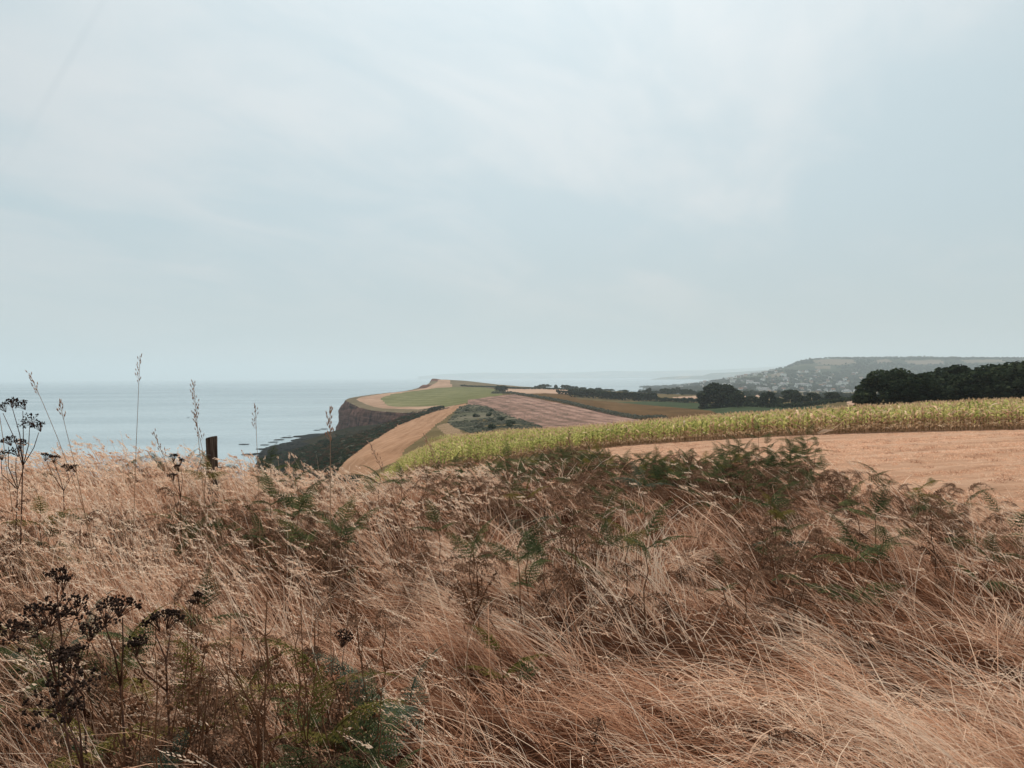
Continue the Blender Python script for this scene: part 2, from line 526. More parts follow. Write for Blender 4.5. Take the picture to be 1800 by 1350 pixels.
m_wood, t = new_mat('weathered_post')
p = t.n('ShaderNodeTexCoord').outputs['Object']
n = t.noise(t.scalev(p, (9, 9, 0.7)), 5, 6, 0.65)
finish(t, t.ramp(n, [(0.3, (0.03, 0.02, 0.015)), (0.55, (0.10, 0.07, 0.052)), (0.75, (0.24, 0.18, 0.14))]), 0.9, n, 0.7, 0.01)
m_wire, t = new_mat('galvanised_wire')
finish(t, (0.18, 0.16, 0.15), 0.5)
m_wall_white, t = new_mat('render_white')
finish(t, (0.8, 0.78, 0.74), 0.9)
m_wall_cream, t = new_mat('render_cream')
finish(t, (0.55, 0.45, 0.36), 0.9)
m_wall_brick, t = new_mat('brick_far')
finish(t, (0.28, 0.15, 0.11), 0.9)
m_roof_slate, t = new_mat('slate_roof')
finish(t, (0.13, 0.13, 0.135), 0.8)
m_roof_tile, t = new_mat('tile_roof')
finish(t, (0.26, 0.13, 0.09), 0.9)
m_pane, t = new_mat('window_pane')
finish(t, (0.03, 0.035, 0.04), 0.15, spec=0.5)

# ------------------------------------------------------------------ terrain height
CTRL = []                                     # (px, Y, z)


def c_py(px, py, Y):
    CTRL.append((px, Y, at(px, py, Y)[2]))


def c_z(px, Y, z):
    CTRL.append((px, Y, z))


for px in (-700, -250, 100, 350, 650, 950, 1300, 1700, 2100, 2500):
    bank = 0.08 if px <= 350 else 0.0
    for Y in (0.8, 2, 4.5, 8):
        c_z(px, Y, 60.4 + bank * min(1, Y / 4))
for px in (-700, -250, 100, 350):
    for Y, z in ((11, 60.35), (14, 59.6), (20, 57.6), (30, 53.5), (45, 47), (60, 40), (90, 27), (130, 10), (200, -8), (400, -12), (900, -12), (1700, -12)):
        c_z(px, Y, z)
for Y, z in ((11, 60.2), (14, 59.4), (20, 57.6), (30, 54), (60, 44), (100, 33), (150, 24), (200, 18), (300, 11), (400, 7), (500, 5), (600, 2)):
    c_z(470, Y, z)
for Y, z in ((11, 60.1), (15, 59.2), (30, 55.5), (60, 49), (100, 42), (200, 30), (300, 26), (400, 22.5), (500, 18), (600, 11)):
    c_z(550, Y, z)
for Y, z in ((12, 59.9), (18, 58.6), (30, 56.5), (60, 52), (110, 46.5)):
    c_z(630, Y, z)
for px, py, Y in ((630, 803, 190), (625, 783, 300), (625, 771, 400), (625, 765, 500), (680, 748, 600), (700, 770, 290), (760, 735, 430), (700, 735, 520), (815, 712, 580),
                  (700, 800, 190), (760, 772, 210), (800, 774, 200), (750, 755, 330), (790, 745, 380)):
    c_py(px, py, Y)
# maize field ground and the strip before it
for px, py, Y in ((2400, 738, 46), (1800, 755, 46), (1400, 766, 50), (1250, 774, 54), (1100, 784, 58), (1000, 794, 60), (900, 806, 61), (800, 818, 62), (720, 826, 64),
                  (2300, 722, 100), (1800, 723, 100), (1400, 744, 100), (1250, 752, 100), (1100, 765, 105), (1000, 770, 120), (900, 776, 130), (800, 786, 130)):
    c_py(px, py, Y)
for px, zz in ((700, 58.6), (900, 58.7), (1100, 58.9), (1400, 59.2), (1800, 59.6), (2400, 60.0)):
    c_z(px, 25, zz)
for px, zz in ((700, 59.7), (900, 59.9), (1100, 60.0), (1400, 60.1), (1800, 60.25), (2400, 60.4)):
    c_z(px, 14, zz)
# combe and the fields beyond
for px, py, Y in ((870, 752, 300), (930, 757, 270), (1100, 742, 330), (1000, 752, 280), (900, 712, 500), (900, 698, 620), (830, 706, 600), (1000, 722, 440), (1000, 706, 560),
                  (1000, 698, 680), (1200, 732, 380), (1200, 718, 480), (1100, 709, 600), (1300, 716, 420), (1155, 706, 640), (905, 690, 760), (905, 684, 1000), (1040, 690, 820), (1040, 686, 980),
                  (900, 680, 1150), (1000, 684, 1150), (1100, 690, 1050), (1190, 693, 950), (1400, 716, 420), (1505, 712, 300), (1505, 702, 420), (1700, 722, 160), (1700, 705, 300), (1900, 720, 160), (2300, 716, 200), (2300, 700, 400),
                  (1300, 700, 800), (1400, 702, 800), (1600, 700, 800), (2200, 690, 800), (1300, 692, 1400), (1450, 697, 1300), (1700, 690, 1500), (2200, 680, 1600), (1200, 697, 1300), (1100, 697, 1400), (1000, 692, 1600), (1300, 688, 1900), (1500, 690, 1900), (2200, 676, 1900), (1150, 698, 1900), (1000, 699, 1900)):
    c_py(px, py, Y)
# headland plateau
for px, py, Y in ((720, 726, 640), (700, 725, 665), (655, 722, 710), (630, 716, 770), (612, 708, 825), (606, 703, 860), (640, 702, 860), (640, 695.5, 950), (700, 703, 830), (700, 688.5, 1080), (760, 700, 820), (760, 683, 1100),
                  (800, 690, 900), (735, 683.5, 1180), (748, 677, 1290), (758, 670, 1400), (765, 667.5, 1500), (800, 668.5, 1540), (800, 676, 1250), (850, 680, 1150), (850, 673, 1540), (850, 690, 850), (900, 679.5, 1540), (560, 716, 860), (570, 722, 760), (590, 726, 700), (540, 715, 1000), (500, 700, 1300), (600, 690, 1400), (620, 694, 1100), (680, 680, 1500), (780, 671, 1750), (850, 675, 1900), (900, 684, 1900)):
    c_py(px, py, Y)
CTRL = np.array(CTRL)


def feat(px, Y):
    return np.stack([np.asarray(px, float) / 230.0, 2.1 * np.log(np.asarray(Y, float))], -1)


_cf = feat(CTRL[:, 0], CTRL[:, 1])


def tps(r2):
    return np.where(r2 > 1e-12, 0.5 * r2 * np.log(np.maximum(r2, 1e-12)), 0.0)


# fit the drop below the eye per metre ahead (an angle), so near and far ground are equally smooth
_val = (CTRL[:, 2] - EYE[2]) / CTRL[:, 1]
_d2 = ((_cf[:, None] - _cf[None]) ** 2).sum(-1)
_n = len(_cf)
_A = np.zeros((_n + 3, _n + 3))
_A[:_n, :_n] = tps(_d2) + np.eye(_n) * 1e-4
_A[:_n, _n] = 1
_A[:_n, _n + 1:] = _cf
_A[_n:, :_n] = _A[:_n, _n:].T
_W = np.linalg.solve(_A, np.concatenate([_val, np.zeros(3)]))


def rbf_z(px, Y):
    q = feat(px, Y).reshape(-1, 2)
    out = np.empty(len(q))
    for i in range(0, len(q), 20000):
        b = q[i:i + 20000]
        d2 = ((b[:, None] - _cf[None]) ** 2).sum(-1)
        out[i:i + 20000] = tps(d2) @ _W[:_n] + _W[_n] + b @ _W[_n + 1:]
    return out.reshape(np.shape(px)) * np.asarray(Y) + EYE[2]


def ground_z(X, Y):
    X, Y = np.asarray(X, float), np.asarray(Y, float)
    Yc = np.maximum(Y, 0.8)
    px = 900 + F * X / Yc
    z = rbf_z(np.clip(px, -700, 2500), Yc)
    near = np.clip((6 - Yc) / 4.5, 0, 1)
    z = z * (1 - near) + (60.4 + 0.08 * np.clip((-X - 0.5) / 2, 0, 1) * np.clip(Yc / 4, 0, 1)) * near
    amp = np.clip((28 - Yc) / 14, 0, 1)
    z = z + amp * 0.24 * (fbm(X * 0.9 + 50, Y * 0.9 + 50, 3, 3) - 0.5) * np.clip(14 / Yc, 0, 1)
    mid = np.clip((Yc - 120) / 200, 0, 1)
    z = z + mid * (fbm(X * 0.02 + 90, Y * 0.02 + 90, 21, 4) - 0.5) * np.clip(Yc * 0.0018, 0, 1.6) * np.clip((Yc - 420) / 500, 0.25, 1)
    return z


def on_ground(px, Y):
    X = (px - 900) / F * Y
    return np.array([X, Y, float(ground_z(np.array([X]), np.array([Y]))[0])])


# headland outline on the plan (cliff edge): pixel column and distance
EDGE = [(730, 628), (718, 640), (700, 662), (675, 690), (652, 712), (636, 745), (624, 785), (612, 825), (605, 858), (612, 885), (626, 915), (641, 950), (670, 1010), (700, 1080), (735, 1180), (742, 1235), (747, 1290), (756, 1350), (757, 1400), (761, 1470), (768, 1530), (800, 1580), (840, 1640)]
EDGE_XY = [((p_ - 900) / F * y_, y_) for p_, y_ in EDGE]
HEAD_POLY = EDGE_XY + [(30000, 1640), (30000, 628)]


def seaward(X, Y):
    """outside the headland edge, on the side of the sea"""
    return ((Y > 628) & (Y < 1640) & ~in_poly(X, Y, HEAD_POLY)) | ((Y >= 1640) & (X < -73))


def low_z(X, Y):
    """the foot of the cliffs: coastal slope and shore"""
    px = 900 + F * X / np.maximum(Y, 1)
    f = np.clip((900 - Y) / 70, 0, 1)
    rough = 2.6 * (fbm(X * 0.06 + 8, Y * 0.025 + 3, 66, 4) - 0.5) * np.clip((640 - px) / 60, 0, 1)
    return (np.interp(px, [440, 478, 520, 590, 612, 640, 680, 720], [-6, -1.2, 0.1, 0.9, 2.0, 5, 12, 26]) + rough) * f - 3.5 * (1 - f)


POLYS = [  # name, mat, polygon in picture coordinates, nearest and farthest distance
    ('mown_slope', m_strip, [(590, 835), (600, 812), (650, 776), (700, 741), (755, 724), (818, 709.5), (826, 712), (800, 722), (765, 748), (742, 768), (712, 790), (690, 835)], 130, 640),
    ('pasture', m_green, [(668, 700), (690, 693), (730, 687), (765, 682.5), (800, 680), (850, 680.5), (886, 688), (880, 696), (815, 709.5), (755, 721), (700, 722.5), (684, 716)], 560, 1300),
    ('bare_rows', m_rows, [(766, 749), (795, 742), (818, 766), (790, 770)], 180, 420),
    ('scrub_slope', m_scrubg, [(786, 742), (805, 718), (822, 711), (850, 712), (905, 733), (950, 748), (955, 757), (880, 752), (838, 765), (800, 752)], 180, 620),
    ('brown_meadow', m_rough, [(838, 768), (838, 735), (900, 745), (960, 752), (960, 775)], 150, 500),
    ('ploughed_field', m_plough, [(822, 711), (822, 703), (870, 696.5), (905, 693), (1000, 711.5), (1130, 738), (1300, 752), (1150, 770), (950, 775), (950, 750), (905, 735), (850, 713)], 180, 720),
    ('brown_field', m_brown, [(905, 693.5), (960, 690), (1000, 693), (1020, 702), (1155, 712), (1265, 722), (1320, 745), (1130, 740), (1000, 712)], 230, 900),
    ('stubble_field', m_tan, [(884, 688), (888, 681.5), (1000, 684.5), (1070, 690), (1055, 694), (1000, 693), (960, 691), (905, 693)], 640, 1200),
    ('green_field', m_lowgreen, [(1080, 707), (1155, 705), (1225, 708), (1300, 711), (1500, 715), (1500, 735), (1280, 735), (1250, 722), (1150, 713)], 180, 760),
    ('stubble_field', m_tan, [(1490, 698), (1525, 696), (1530, 712), (1490, 712)], 200, 700),
    ('stubble_field', m_tan, [(1180, 698), (1225, 696), (1225, 703), (1190, 702)], 620, 1500),
    ('stubble_field', m_tan, [(1295, 693), (1360, 692), (1360, 698), (1295, 698)], 700, 1700),
    ('heath', m_olive, [(795, 680), (790, 666), (830, 666), (905, 678), (905, 684), (850, 681)], 900, 1900),
]

# strip of mown dry grass before the maize, and the maize, on the plan (metres)
def maize_front(X):
    return np.interp(X, [-14, -10, -6, 0, 4.5, 8.7, 14.2, 18.7, 31, 45, 70], [54, 55, 58, 60, 60, 58, 54, 50, 46, 43, 40])


def dirt_near(X):
    return np.interp(X, [-4, 0, 3, 4.3, 4.75, 4.85, 5.0, 5.3, 8], [22, 16.5, 14.6, 12.8, 11, 9.2, 7.7, 7.2, 6.0])


def is_maize(X, Y):
    px = 900 + F * X / Y
    back = np.interp(px, [690, 800, 950, 1100, 1400, 1800, 2300], [215, 205, 160, 125, 118, 122, 122])
    left = np.interp(Y, [50, 65, 90, 130, 210], [-10.5, -10.5, -13, -17.5, -24]) + 6.5 * (fbm(X * 0.4 + 3, Y * 0.16, 95, 3) - 0.5)
    return (Y > maize_front(X)) & (Y < back) & (X > left) & (px < 2350)


def is_dirt(X, Y):
    return (Y > dirt_near(X)) & (Y <= maize_front(X)) & (X > 0.085 * Y + 0.8)


def grid(pxs, Ys):
    PX, YY = np.meshgrid(pxs, Ys)
    return (PX - 900) / F * YY, YY


def split_terrain(X, Y, Z, ids, keep, names):
    """one mesh object per field: faces of a grid sorted by id"""
    nr, nc = X.shape
    V = np.stack([X, Y, Z], -1).reshape(-1, 3)
    ii = np.arange(nr * nc).reshape(nr, nc)
    Q = np.stack([ii[:-1, :-1], ii[:-1, 1:], ii[1:, 1:], ii[1:, :-1]], -1).reshape(-1, 4)
    ids, keep = ids.ravel(), keep.ravel()
    for k in np.unique(ids[keep]):
        q = Q[(ids == k) & keep]
        u, inv = np.unique(q, return_inverse=True)
        nm, mt = names[k]
        o = obj(nm, mesh_np(nm, V[u], inv.reshape(-1, 4), None, mt, None, True))
        tag(o, kind='structure')


def cell(a):
    return (a[:-1, :-1] + a[:-1, 1:] + a[1:, 1:] + a[1:, :-1]) / 4


# near ground
Xn, Yn = grid(np.concatenate([np.arange(-6000, -700, 150), np.arange(-700, 2501, 10), np.arange(2600, 8000, 150)]), np.exp(np.arange(math.log(0.8), math.log(40), 0.022)))
Zn = ground_z(Xn, Yn)
cx, cy = cell(Xn), cell(Yn)
jit = (fbm(cx * 0.8 + 9, cy * 0.8, 31, 3) - 0.5)
ids = np.where(is_dirt(cx, cy + jit * 2.2), 1, 0)
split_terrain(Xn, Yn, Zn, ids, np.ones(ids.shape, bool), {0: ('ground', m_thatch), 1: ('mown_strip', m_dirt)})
last_Y = Yn[-1, 0]
# ground behind the camera
gx, gy = np.meshgrid(np.linspace(-40, 40, 41), np.linspace(-30, 0.8, 16))
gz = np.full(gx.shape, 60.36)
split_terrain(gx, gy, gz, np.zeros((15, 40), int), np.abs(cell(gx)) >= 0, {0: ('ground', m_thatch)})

# middle ground out to the headland
Xm, Ym = grid(np.arange(-300, 2301, 3.4), np.concatenate([[last_Y], np.exp(np.arange(math.log(last_Y) + 0.011, math.log(1950), 0.0105))]))
Zm = ground_z(Xm, Ym)
sea_side = seaward(Xm, Ym)
Zl = low_z(Xm, Ym)
Zt = np.where(sea_side, np.minimum(Zm, Zl), Zm)
cx, cy, cz = cell(Xm), cell(Ym), cell(Zt)
ppx, ppy = proj(np.stack([cx, cy, cz], -1))
jx = (fbm(cx * 0.05 + 7, cy * 0.05, 41, 3) - 0.5)
names = {0: ('rough_ground', m_rough), 1: ('maize_ground', m_soil), 2: ('mown_strip', m_dirt), 3: ('coastal_slope', m_coastslope), 4: ('headland_ground', m_margin), 5: ('shore', m_beach), 6: ('farmland', m_rough)}
ids = np.zeros(cx.shape, int)
ids[(cy > 640)] = 6
ids[(cy > 560) & (ppx < 800)] = 4
coast = ((ppx < 640 + (cy - 190) * 0.14) | (ppx < 600)) & (cy < 640)
ids[coast] = 3
for k, (nm, mt, poly, y0, y1) in enumerate(POLYS):
    names[10 + k] = (nm, mt)
    ids[in_poly(ppx + jx * 3, ppy + jx * 1.2, poly) & (cy > y0) & (cy < y1)] = 10 + k
ids[is_maize(cx, cy)] = 1
ids[is_dirt(cx, cy) & (cy < 70)] = 2
ids[seaward(cx, cy)] = 3
ids[seaward(cx, cy) & (ppx < 622)] = 5
ids[(cz < 3.5) & (cy > 150)] = 5
# the edge of the headland: cells that straddle it are replaced by the cliff mesh
sc_ = sea_side.astype(int)
stradd = (sc_[:-1, :-1] + sc_[:-1, 1:] + sc_[1:, 1:] + sc_[1:, :-1])
keep = (cz > -6) & ~((stradd > 0) & (stradd < 4))
split_terrain(Xm, Ym, Zt, ids, keep, names)

# cliff face round the headland, from just inside the edge down to the shore
E = np.array(EDGE_XY)
seg = np.r_[0, np.cumsum(np.linalg.norm(np.diff(E, axis=0), axis=1))]
s_ = np.arange(0, seg[-1], 2.5)
ex, ey = np.interp(s_, seg, E[:, 0]), np.interp(s_, seg, E[:, 1])
tx, ty = np.gradient(ex), np.gradient(ey)
tl = np.hypot(tx, ty)
nx_, ny_ = -ty / tl, tx / tl                     # towards the sea (left of travel along the edge)
rows = 16
Vc = np.zeros((rows, len(s_), 3))
rows = 18
zedge = ground_z(ex, ey)
zlow = np.minimum(low_z(ex + nx_ * 14, ey + ny_ * 14), zedge - 2) - 2
hgt = np.clip(zedge - zlow, 1, 60)
knoll = 3.2 * np.exp(-((ey - 1225) / 55) ** 2) + 3.0 * np.exp(-((ey - 1440) / 70) ** 2)
Vc = np.zeros((rows, len(s_), 3))
for r in range(rows):
    if r < 5:
        inn = (34, 22, 13, 6, 0.8)[r] * (1 + 0.5 * (fbm(s_ * 0.05, np.full(s_.shape, 9.0), 63, 2) - 0.5) * (r > 2))
        qx, qy = ex - nx_ * inn, ey - ny_ * inn
        Vc[r] = np.stack([qx, qy, ground_z(qx, qy) + (-0.3, 0.12, 0.25, 0.4, 0.1)[r] + (0, 0, 0, 0.8, 1.0)[r] * knoll + 0.5 * (fbm(s_ * 0.12, np.full(s_.shape, r * 3.0), 64, 2) - 0.5) * (r > 1)], -1)
    else:
        tt = (r - 4) / (rows - 5)
        off = 10 * tt ** 1.2 + 12 * (fbm(s_ * 0.045, np.full(s_.shape, 3 + tt * 1.3), 51, 4) - 0.5) * min(1, tt * 4) + 7.0 * (fbm(s_ * 0.16, np.full(s_.shape, tt * 6), 57, 3) - 0.5)
        Vc[r] = np.stack([ex + nx_ * off, ey + ny_ * off, zedge + knoll * (1 - tt) - hgt * tt + 1.2 * (fbm(s_ * 0.1, np.full(s_.shape, r * 1.7), 61, 2) - 0.5) * (tt < 1)], -1)
ii = np.arange(rows * len(s_)).reshape(rows, -1)
Qc = np.stack([ii[:-1, :-1], ii[:-1, 1:], ii[1:, 1:], ii[1:, :-1]], -1).reshape(-1, 4)
rowid = np.repeat(np.arange(rows - 1), len(s_) - 1)
kq = np.tile(np.maximum(knoll[:-1], knoll[1:]) > 1.2, rows - 1)
for nm_, q_, m_, sm_ in (('headland_ground', Qc[rowid < 2], m_margin, True), ('cliff_top', Qc[(rowid >= 2) & (rowid < 4) & ~(kq & (rowid >= 2))], m_olive, True), ('cliff', Qc[(rowid >= 4) | ((rowid >= 2) & kq)], m_cliff, False)):
    u, inv = np.unique(q_, return_inverse=True)
    tag(obj(nm_, mesh_np(nm_, Vc.reshape(-1, 3)[u], inv.reshape(-1, 4), None, m_, None, sm_)), kind='structure')

# sea
sx = np.concatenate([-np.geomspace(30000, 60, 30), [0], np.geomspace(60, 30000, 30)])
sy = np.concatenate([[-1500, -500, 0], np.geomspace(60, 37000, 60)])
gx, gy = np.meshgrid(sx, sy)
V = np.stack([gx, gy, np.zeros(gx.shape)], -1).reshape(-1, 3)
ii = np.arange(gx.size).reshape(gx.shape)
Q = np.stack([ii[:-1, :-1], ii[:-1, 1:], ii[1:, 1:], ii[1:, :-1]], -1).reshape(-1, 4)
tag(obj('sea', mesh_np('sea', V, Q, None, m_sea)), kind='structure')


# far land: hill with the town, headland across the bay, distant coast
def far_land(name, rows_, mat, amp, scale, seed, fields=()):
    """rows_: list of (distance, [(px, py), ...]) crest lines from near to far"""
    pxs = np.linspace(rows_[0][1][0][0], rows_[0][1][-1][0], 260)
    lines = []
    for Y, pts in rows_:
        a = np.array(pts, float)
        py = np.interp(pxs, a[:, 0], a[:, 1])
        lines.append(np.stack([at(px_, py_, Y) for px_, py_ in zip(pxs, py)]))
    sub = []
    for a, b in zip(lines[:-1], lines[1:]):
        for k in range(12):
            sub.append(a + (b - a) * k / 12)
    sub.append(lines[-1])
    tailp = lines[-1].copy()
    tailp[:, 1] += 500
    tailp[:, 2] = -5
    sub.append(tailp)
    G = np.stack(sub)
    G[:-1, :, 2] += amp * (fbm(G[:-1, :, 0] * scale + 33, G[:-1, :, 1] * scale + 5, seed, 4) - 0.5)
    ii = np.arange(G.shape[0] * G.shape[1]).reshape(G.shape[:2])
    Q = np.stack([ii[:-1, :-1], ii[:-1, 1:], ii[1:, 1:], ii[1:, :-1]], -1).reshape(-1, 4)
    gp, gq = proj(G.reshape(-1, 3)[Q].mean(1))
    tan_ = np.zeros(len(Q), bool)
    for poly in fields:
        tan_ |= in_poly(gp, gq, poly)
    for nm_, q_, m_ in ((name, Q[~tan_], mat), ('hill_stubble_field', Q[tan_], m_hillfield)):
        if len(q_):
            u, inv = np.unique(q_, return_inverse=True)
            tag(obj(nm_, mesh_np(nm_, G.reshape(-1, 3)[u], inv.reshape(-1, 4), None, m_, None, True)), kind='structure')
    return G


HILL = [(1700, [(1130, 707), (1400, 712), (2300, 712)]),
        (2300, [(1130, 696), (1190, 692), (1300, 688), (1400, 692), (1520, 695), (2300, 690)]),
        (2900, [(1130, 689), (1200, 683), (1300, 676), (1400, 677), (1520, 680), (2300, 675)]),
        (3500, [(1130, 684), (1200, 682), (1260, 671), (1350, 659), (1400, 660), (1520, 662), (2300, 655)]),
        (4000, [(1130, 682), (1200, 680), (1260, 671), (1345, 656), (1380, 646), (1420, 641), (1520, 645), (2300, 640)]),
        (4400, [(1130, 681), (1200, 679), (1300, 668), (1350, 657), (1385, 646), (1403, 635), (1425, 631), (1480, 631), (1600, 632), (1700, 632), (2300, 632)]),
        (5000, [(1130, 681), (1200, 678), (1300, 670), (1350, 660), (1400, 645), (1430, 633), (1470, 630), (1500, 630), (1570, 629), (1650, 628.5), (1750, 630), (2300, 631)])]
HILL_FIELDS = [[(1428, 634), (1455, 631), (1500, 632), (1505, 639), (1470, 642), (1440, 641)], [(1535, 634), (1560, 631), (1570, 637), (1545, 639)], [(1590, 634), (1655, 632), (1660, 640), (1600, 641)],
               [(1352, 659), (1372, 655), (1380, 659), (1360, 664)], [(1430, 644), (1460, 643), (1462, 648), (1436, 649)], [(1690, 633), (1760, 632), (1770, 637), (1700, 638)]]
GH = far_land('town_hill', HILL, m_hilltop, 15, 0.0035, 71, HILL_FIELDS)
far_land('far_headland', [(11000, [(1146, 667), (1350, 666), (2300, 660)]), (11600, [(1146, 666.5), (1165, 663), (1200, 661), (1235, 660.5), (1250, 656), (1300, 654), (1350, 650), (1500, 645), (2300, 640)])], m_far, 12, 0.002, 72)
far_land('distant_coast', [(19500, [(735, 666), (1400, 660), (2400, 654)]), (20500, [(735, 661), (780, 657), (850, 654), (900, 655), (1000, 654), (1080, 651), (1140, 652), (1250, 650), (1330, 646), (1400, 640), (1500, 638), (2400, 635)])], m_far, 60, 0.0004, 73)

# ------------------------------------------------------------------ scatter as stuff (geometry nodes instances on points)
def scatter(name, P, R, S, pick, meshes, label, cat, kind='stuff'):
    col = bpy.data.collections.new(name + '_pieces')
    for k, me in enumerate(meshes):
        col.objects.link(bpy.data.objects.new('%s_piece_%02d' % (name, k), me))
    me = bpy.data.meshes.new(name)
    me.vertices.add(len(P))
    me.vertices.foreach_set('co', np.asarray(P, np.float32).ravel())
    a = me.attributes.new('rot', 'FLOAT_VECTOR', 'POINT')
    a.data.foreach_set('vector', np.asarray(R, np.float32).ravel())
    S = np.asarray(S, np.float32)
    if S.ndim == 1:
        S = np.repeat(S[:, None], 3, 1)
    a = me.attributes.new('scl', 'FLOAT_VECTOR', 'POINT')
    a.data.foreach_set('vector', S.ravel())
    a = me.attributes.new('pick', 'INT', 'POINT')
    a.data.foreach_set('value', np.asarray(pick, np.int32))
    o = obj(name, me)
    g = bpy.data.node_groups.new(name + '_scatter', 'GeometryNodeTree')
    g.interface.new_socket('Geometry', in_out='INPUT', socket_type='NodeSocketGeometry')
    g.interface.new_socket('Geometry', in_out='OUTPUT', socket_type='NodeSocketGeometry')
    N, L = g.nodes, g.links
    gi, go = N.new('NodeGroupInput'), N.new('NodeGroupOutput')
    ci = N.new('GeometryNodeCollectionInfo')
    ci.inputs['Collection'].default_value = col
    ci.inputs['Separate Children'].default_value = True
    ci.inputs['Reset Children'].default_value = True
    iop = N.new('GeometryNodeInstanceOnPoints')
    iop.inputs['Pick Instance'].default_value = True

    def na(nm, typ):
        nd = N.new('GeometryNodeInputNamedAttribute')
        nd.data_type = typ
        nd.inputs['Name'].default_value = nm
        return nd.outputs['Attribute']
    er = N.new('FunctionNodeEulerToRotation')
    L.new(na('rot', 'FLOAT_VECTOR'), er.inputs[0])
    L.new(gi.outputs[0], iop.inputs['Points'])
    L.new(ci.outputs[0], iop.inputs['Instance'])
    L.new(na('pick', 'INT'), iop.inputs['Instance Index'])
    L.new(er.outputs[0], iop.inputs['Rotation'])
    L.new(na('scl', 'FLOAT_VECTOR'), iop.inputs['Scale'])
    L.new(iop.outputs[0], go.inputs[0])
    md = o.modifiers.new('scatter', 'NODES')
    md.node_group = g
    tag(o, label, cat, kind=kind)
    return o


# ------------------------------------------------------------------ trees
def leaf_cloud(acc, pts, nrm, size, rs, tint):
    """small bent leaf-clump quads at points"""
    n = len(pts)
    d = rs.normal(size=(n, 3)) * 0.75 + nrm
    d /= np.linalg.norm(d, axis=1)[:, None]
    u = np.cross(d, rs.normal(size=(n, 3)))
    u /= np.linalg.norm(u, axis=1)[:, None] + 1e-9
    v = np.cross(d, u)
    sz = size * rs.uniform(0.6, 1.35, n)[:, None]
    k = sz * rs.uniform(0.5, 0.9, (n, 1))
    V = np.stack([pts - u * sz, pts - v * k + d * sz * 0.15, pts + u * sz, pts + v * k - d * sz * 0.1], 1).reshape(-1, 3)
    Q = np.arange(4 * n).reshape(-1, 4)
    acc.add(V, Q, None, np.repeat(tint, 4))


def tree_meshes(seed, nleaf=5200, lobes=16, size=0.034, mat=None, flat=0.8, low=0.08):
    """crown and trunk of a broadleaf tree one unit tall"""
    rs = np.random.default_rng(seed)
    L = []
    for i in range(lobes):
        a = i * 2.4 + rs.normal(0, 0.3)
        q = (i + 0.5) / lobes
        h = low + 0.2 + (0.62 - low) * q ** 0.8 + rs.normal(0, 0.025)
        rr = 0.36 * math.sqrt(max(0.02, 1 - ((h - 0.42) / 0.5) ** 2)) * rs.uniform(0.72, 1.02) * (1 - 0.35 * q ** 3)
        L.append((rr * math.cos(a), rr * math.sin(a), h, rs.uniform(0.12, 0.19)))
    L.append((0, 0, 0.5, 0.33))
    acc = Acc()
    per = nleaf // len(L)
    for (x, y, z, r) in L:
        d = rs.normal(size=(per, 3))
        d /= np.linalg.norm(d, axis=1)[:, None]
        rad = r * rs.uniform(0.55, 1.1, per) ** 0.6
        pts = np.array([x, y, z]) + d * rad[:, None] * np.array([1, 1, flat])
        pts[:, 2] = np.maximum(pts[:, 2], abs(low) * rs.uniform(0.4, 1.2, per))
        leaf_cloud(acc, pts, d, size, rs, np.clip(rs.normal(0.45, 0.2, per), 0, 1))
    crown = acc.mesh('crown', mat or m_tree)
    tr = Acc()
    tr.tube([(0, 0, -0.03), (0.006, 0.004, 0.15), (-0.006, 0, 0.34), (0, 0.01, 0.62)], [0.035, 0.027, 0.022, 0.008], 8)
    for (x, y, z, r) in L[:6]:
        tr.tube([(0, 0, 0.2 + 0.1 * rs.random()), (x * 0.5, y * 0.5, z * 0.75), (x, y, z)], [0.014, 0.009, 0.004], 5)
    return crown, tr.mesh('trunk', m_bark)


TREES = [tree_meshes(100 + i, 6000, 19, 0.034, None, 0.85, -0.06) for i in range(5)]
FARTREES = [tree_meshes(200 + i, 520, 9, 0.085, m_tree_mid, 0.85, 0.03) for i in range(4)]
MIDTREES = [tree_meshes(300 + i, 1700, 12, 0.055, m_tree, 0.85, 0.03) for i in range(4)]


def tree(name, loc, h, wd, k, label, group, kinds, rz=None, cat='tree'):
    e = empty(name, loc, rnd.uniform(0, 6.28) if rz is None else rz)
    c_, t_ = kinds[k % len(kinds)]
    obj('crown', c_, e, sc=(wd, wd, h))
    obj('trunk', t_, e, sc=(wd, wd, h))
    tag(e, label, cat, group)
    return e


# dark grove at the right, behind the maize: left edge, top and spread in picture columns
grove = [(1562, 643, 92, 150), (1606, 658, 76, 140), (1648, 648, 96, 165), (1690, 637, 100, 172), (1722, 650, 90, 150), (1752, 633, 104, 165), (1790, 634, 100, 150), (1840, 628, 110, 160), (1895, 630, 110, 165), (1950, 632, 110, 160)]
gl = ['broad dark tree at the left end of the grove behind the maize', 'low dark tree right beside the left end tree of the grove',
      'dark round tree set further back, third from the left in the grove', 'tall dark tree in the middle of the grove behind the maize',
      'lower dark tree in front of the gap near the middle of the grove', 'tallest dark tree of the grove near the right edge of the picture',
      'dark tree cut by the right edge of the picture, last of the grove', 'dark grove tree just outside the right edge', 'dark grove tree further outside the right edge', 'dark grove tree furthest outside the right edge']
for i, (px, py, wpx, Y) in enumerate(grove):
    g = on_ground(px, Y)
    top = at(px, py, Y)[2]
    h = top - g[2] + 0.3
    wd = wpx / F * Y / 0.74
    tree('broadleaf_tree', (g[0], g[1], g[2] - 0.3), h, wd, i, gl[i], 'dark grove behind the maize', TREES, rz=i * 1.3)
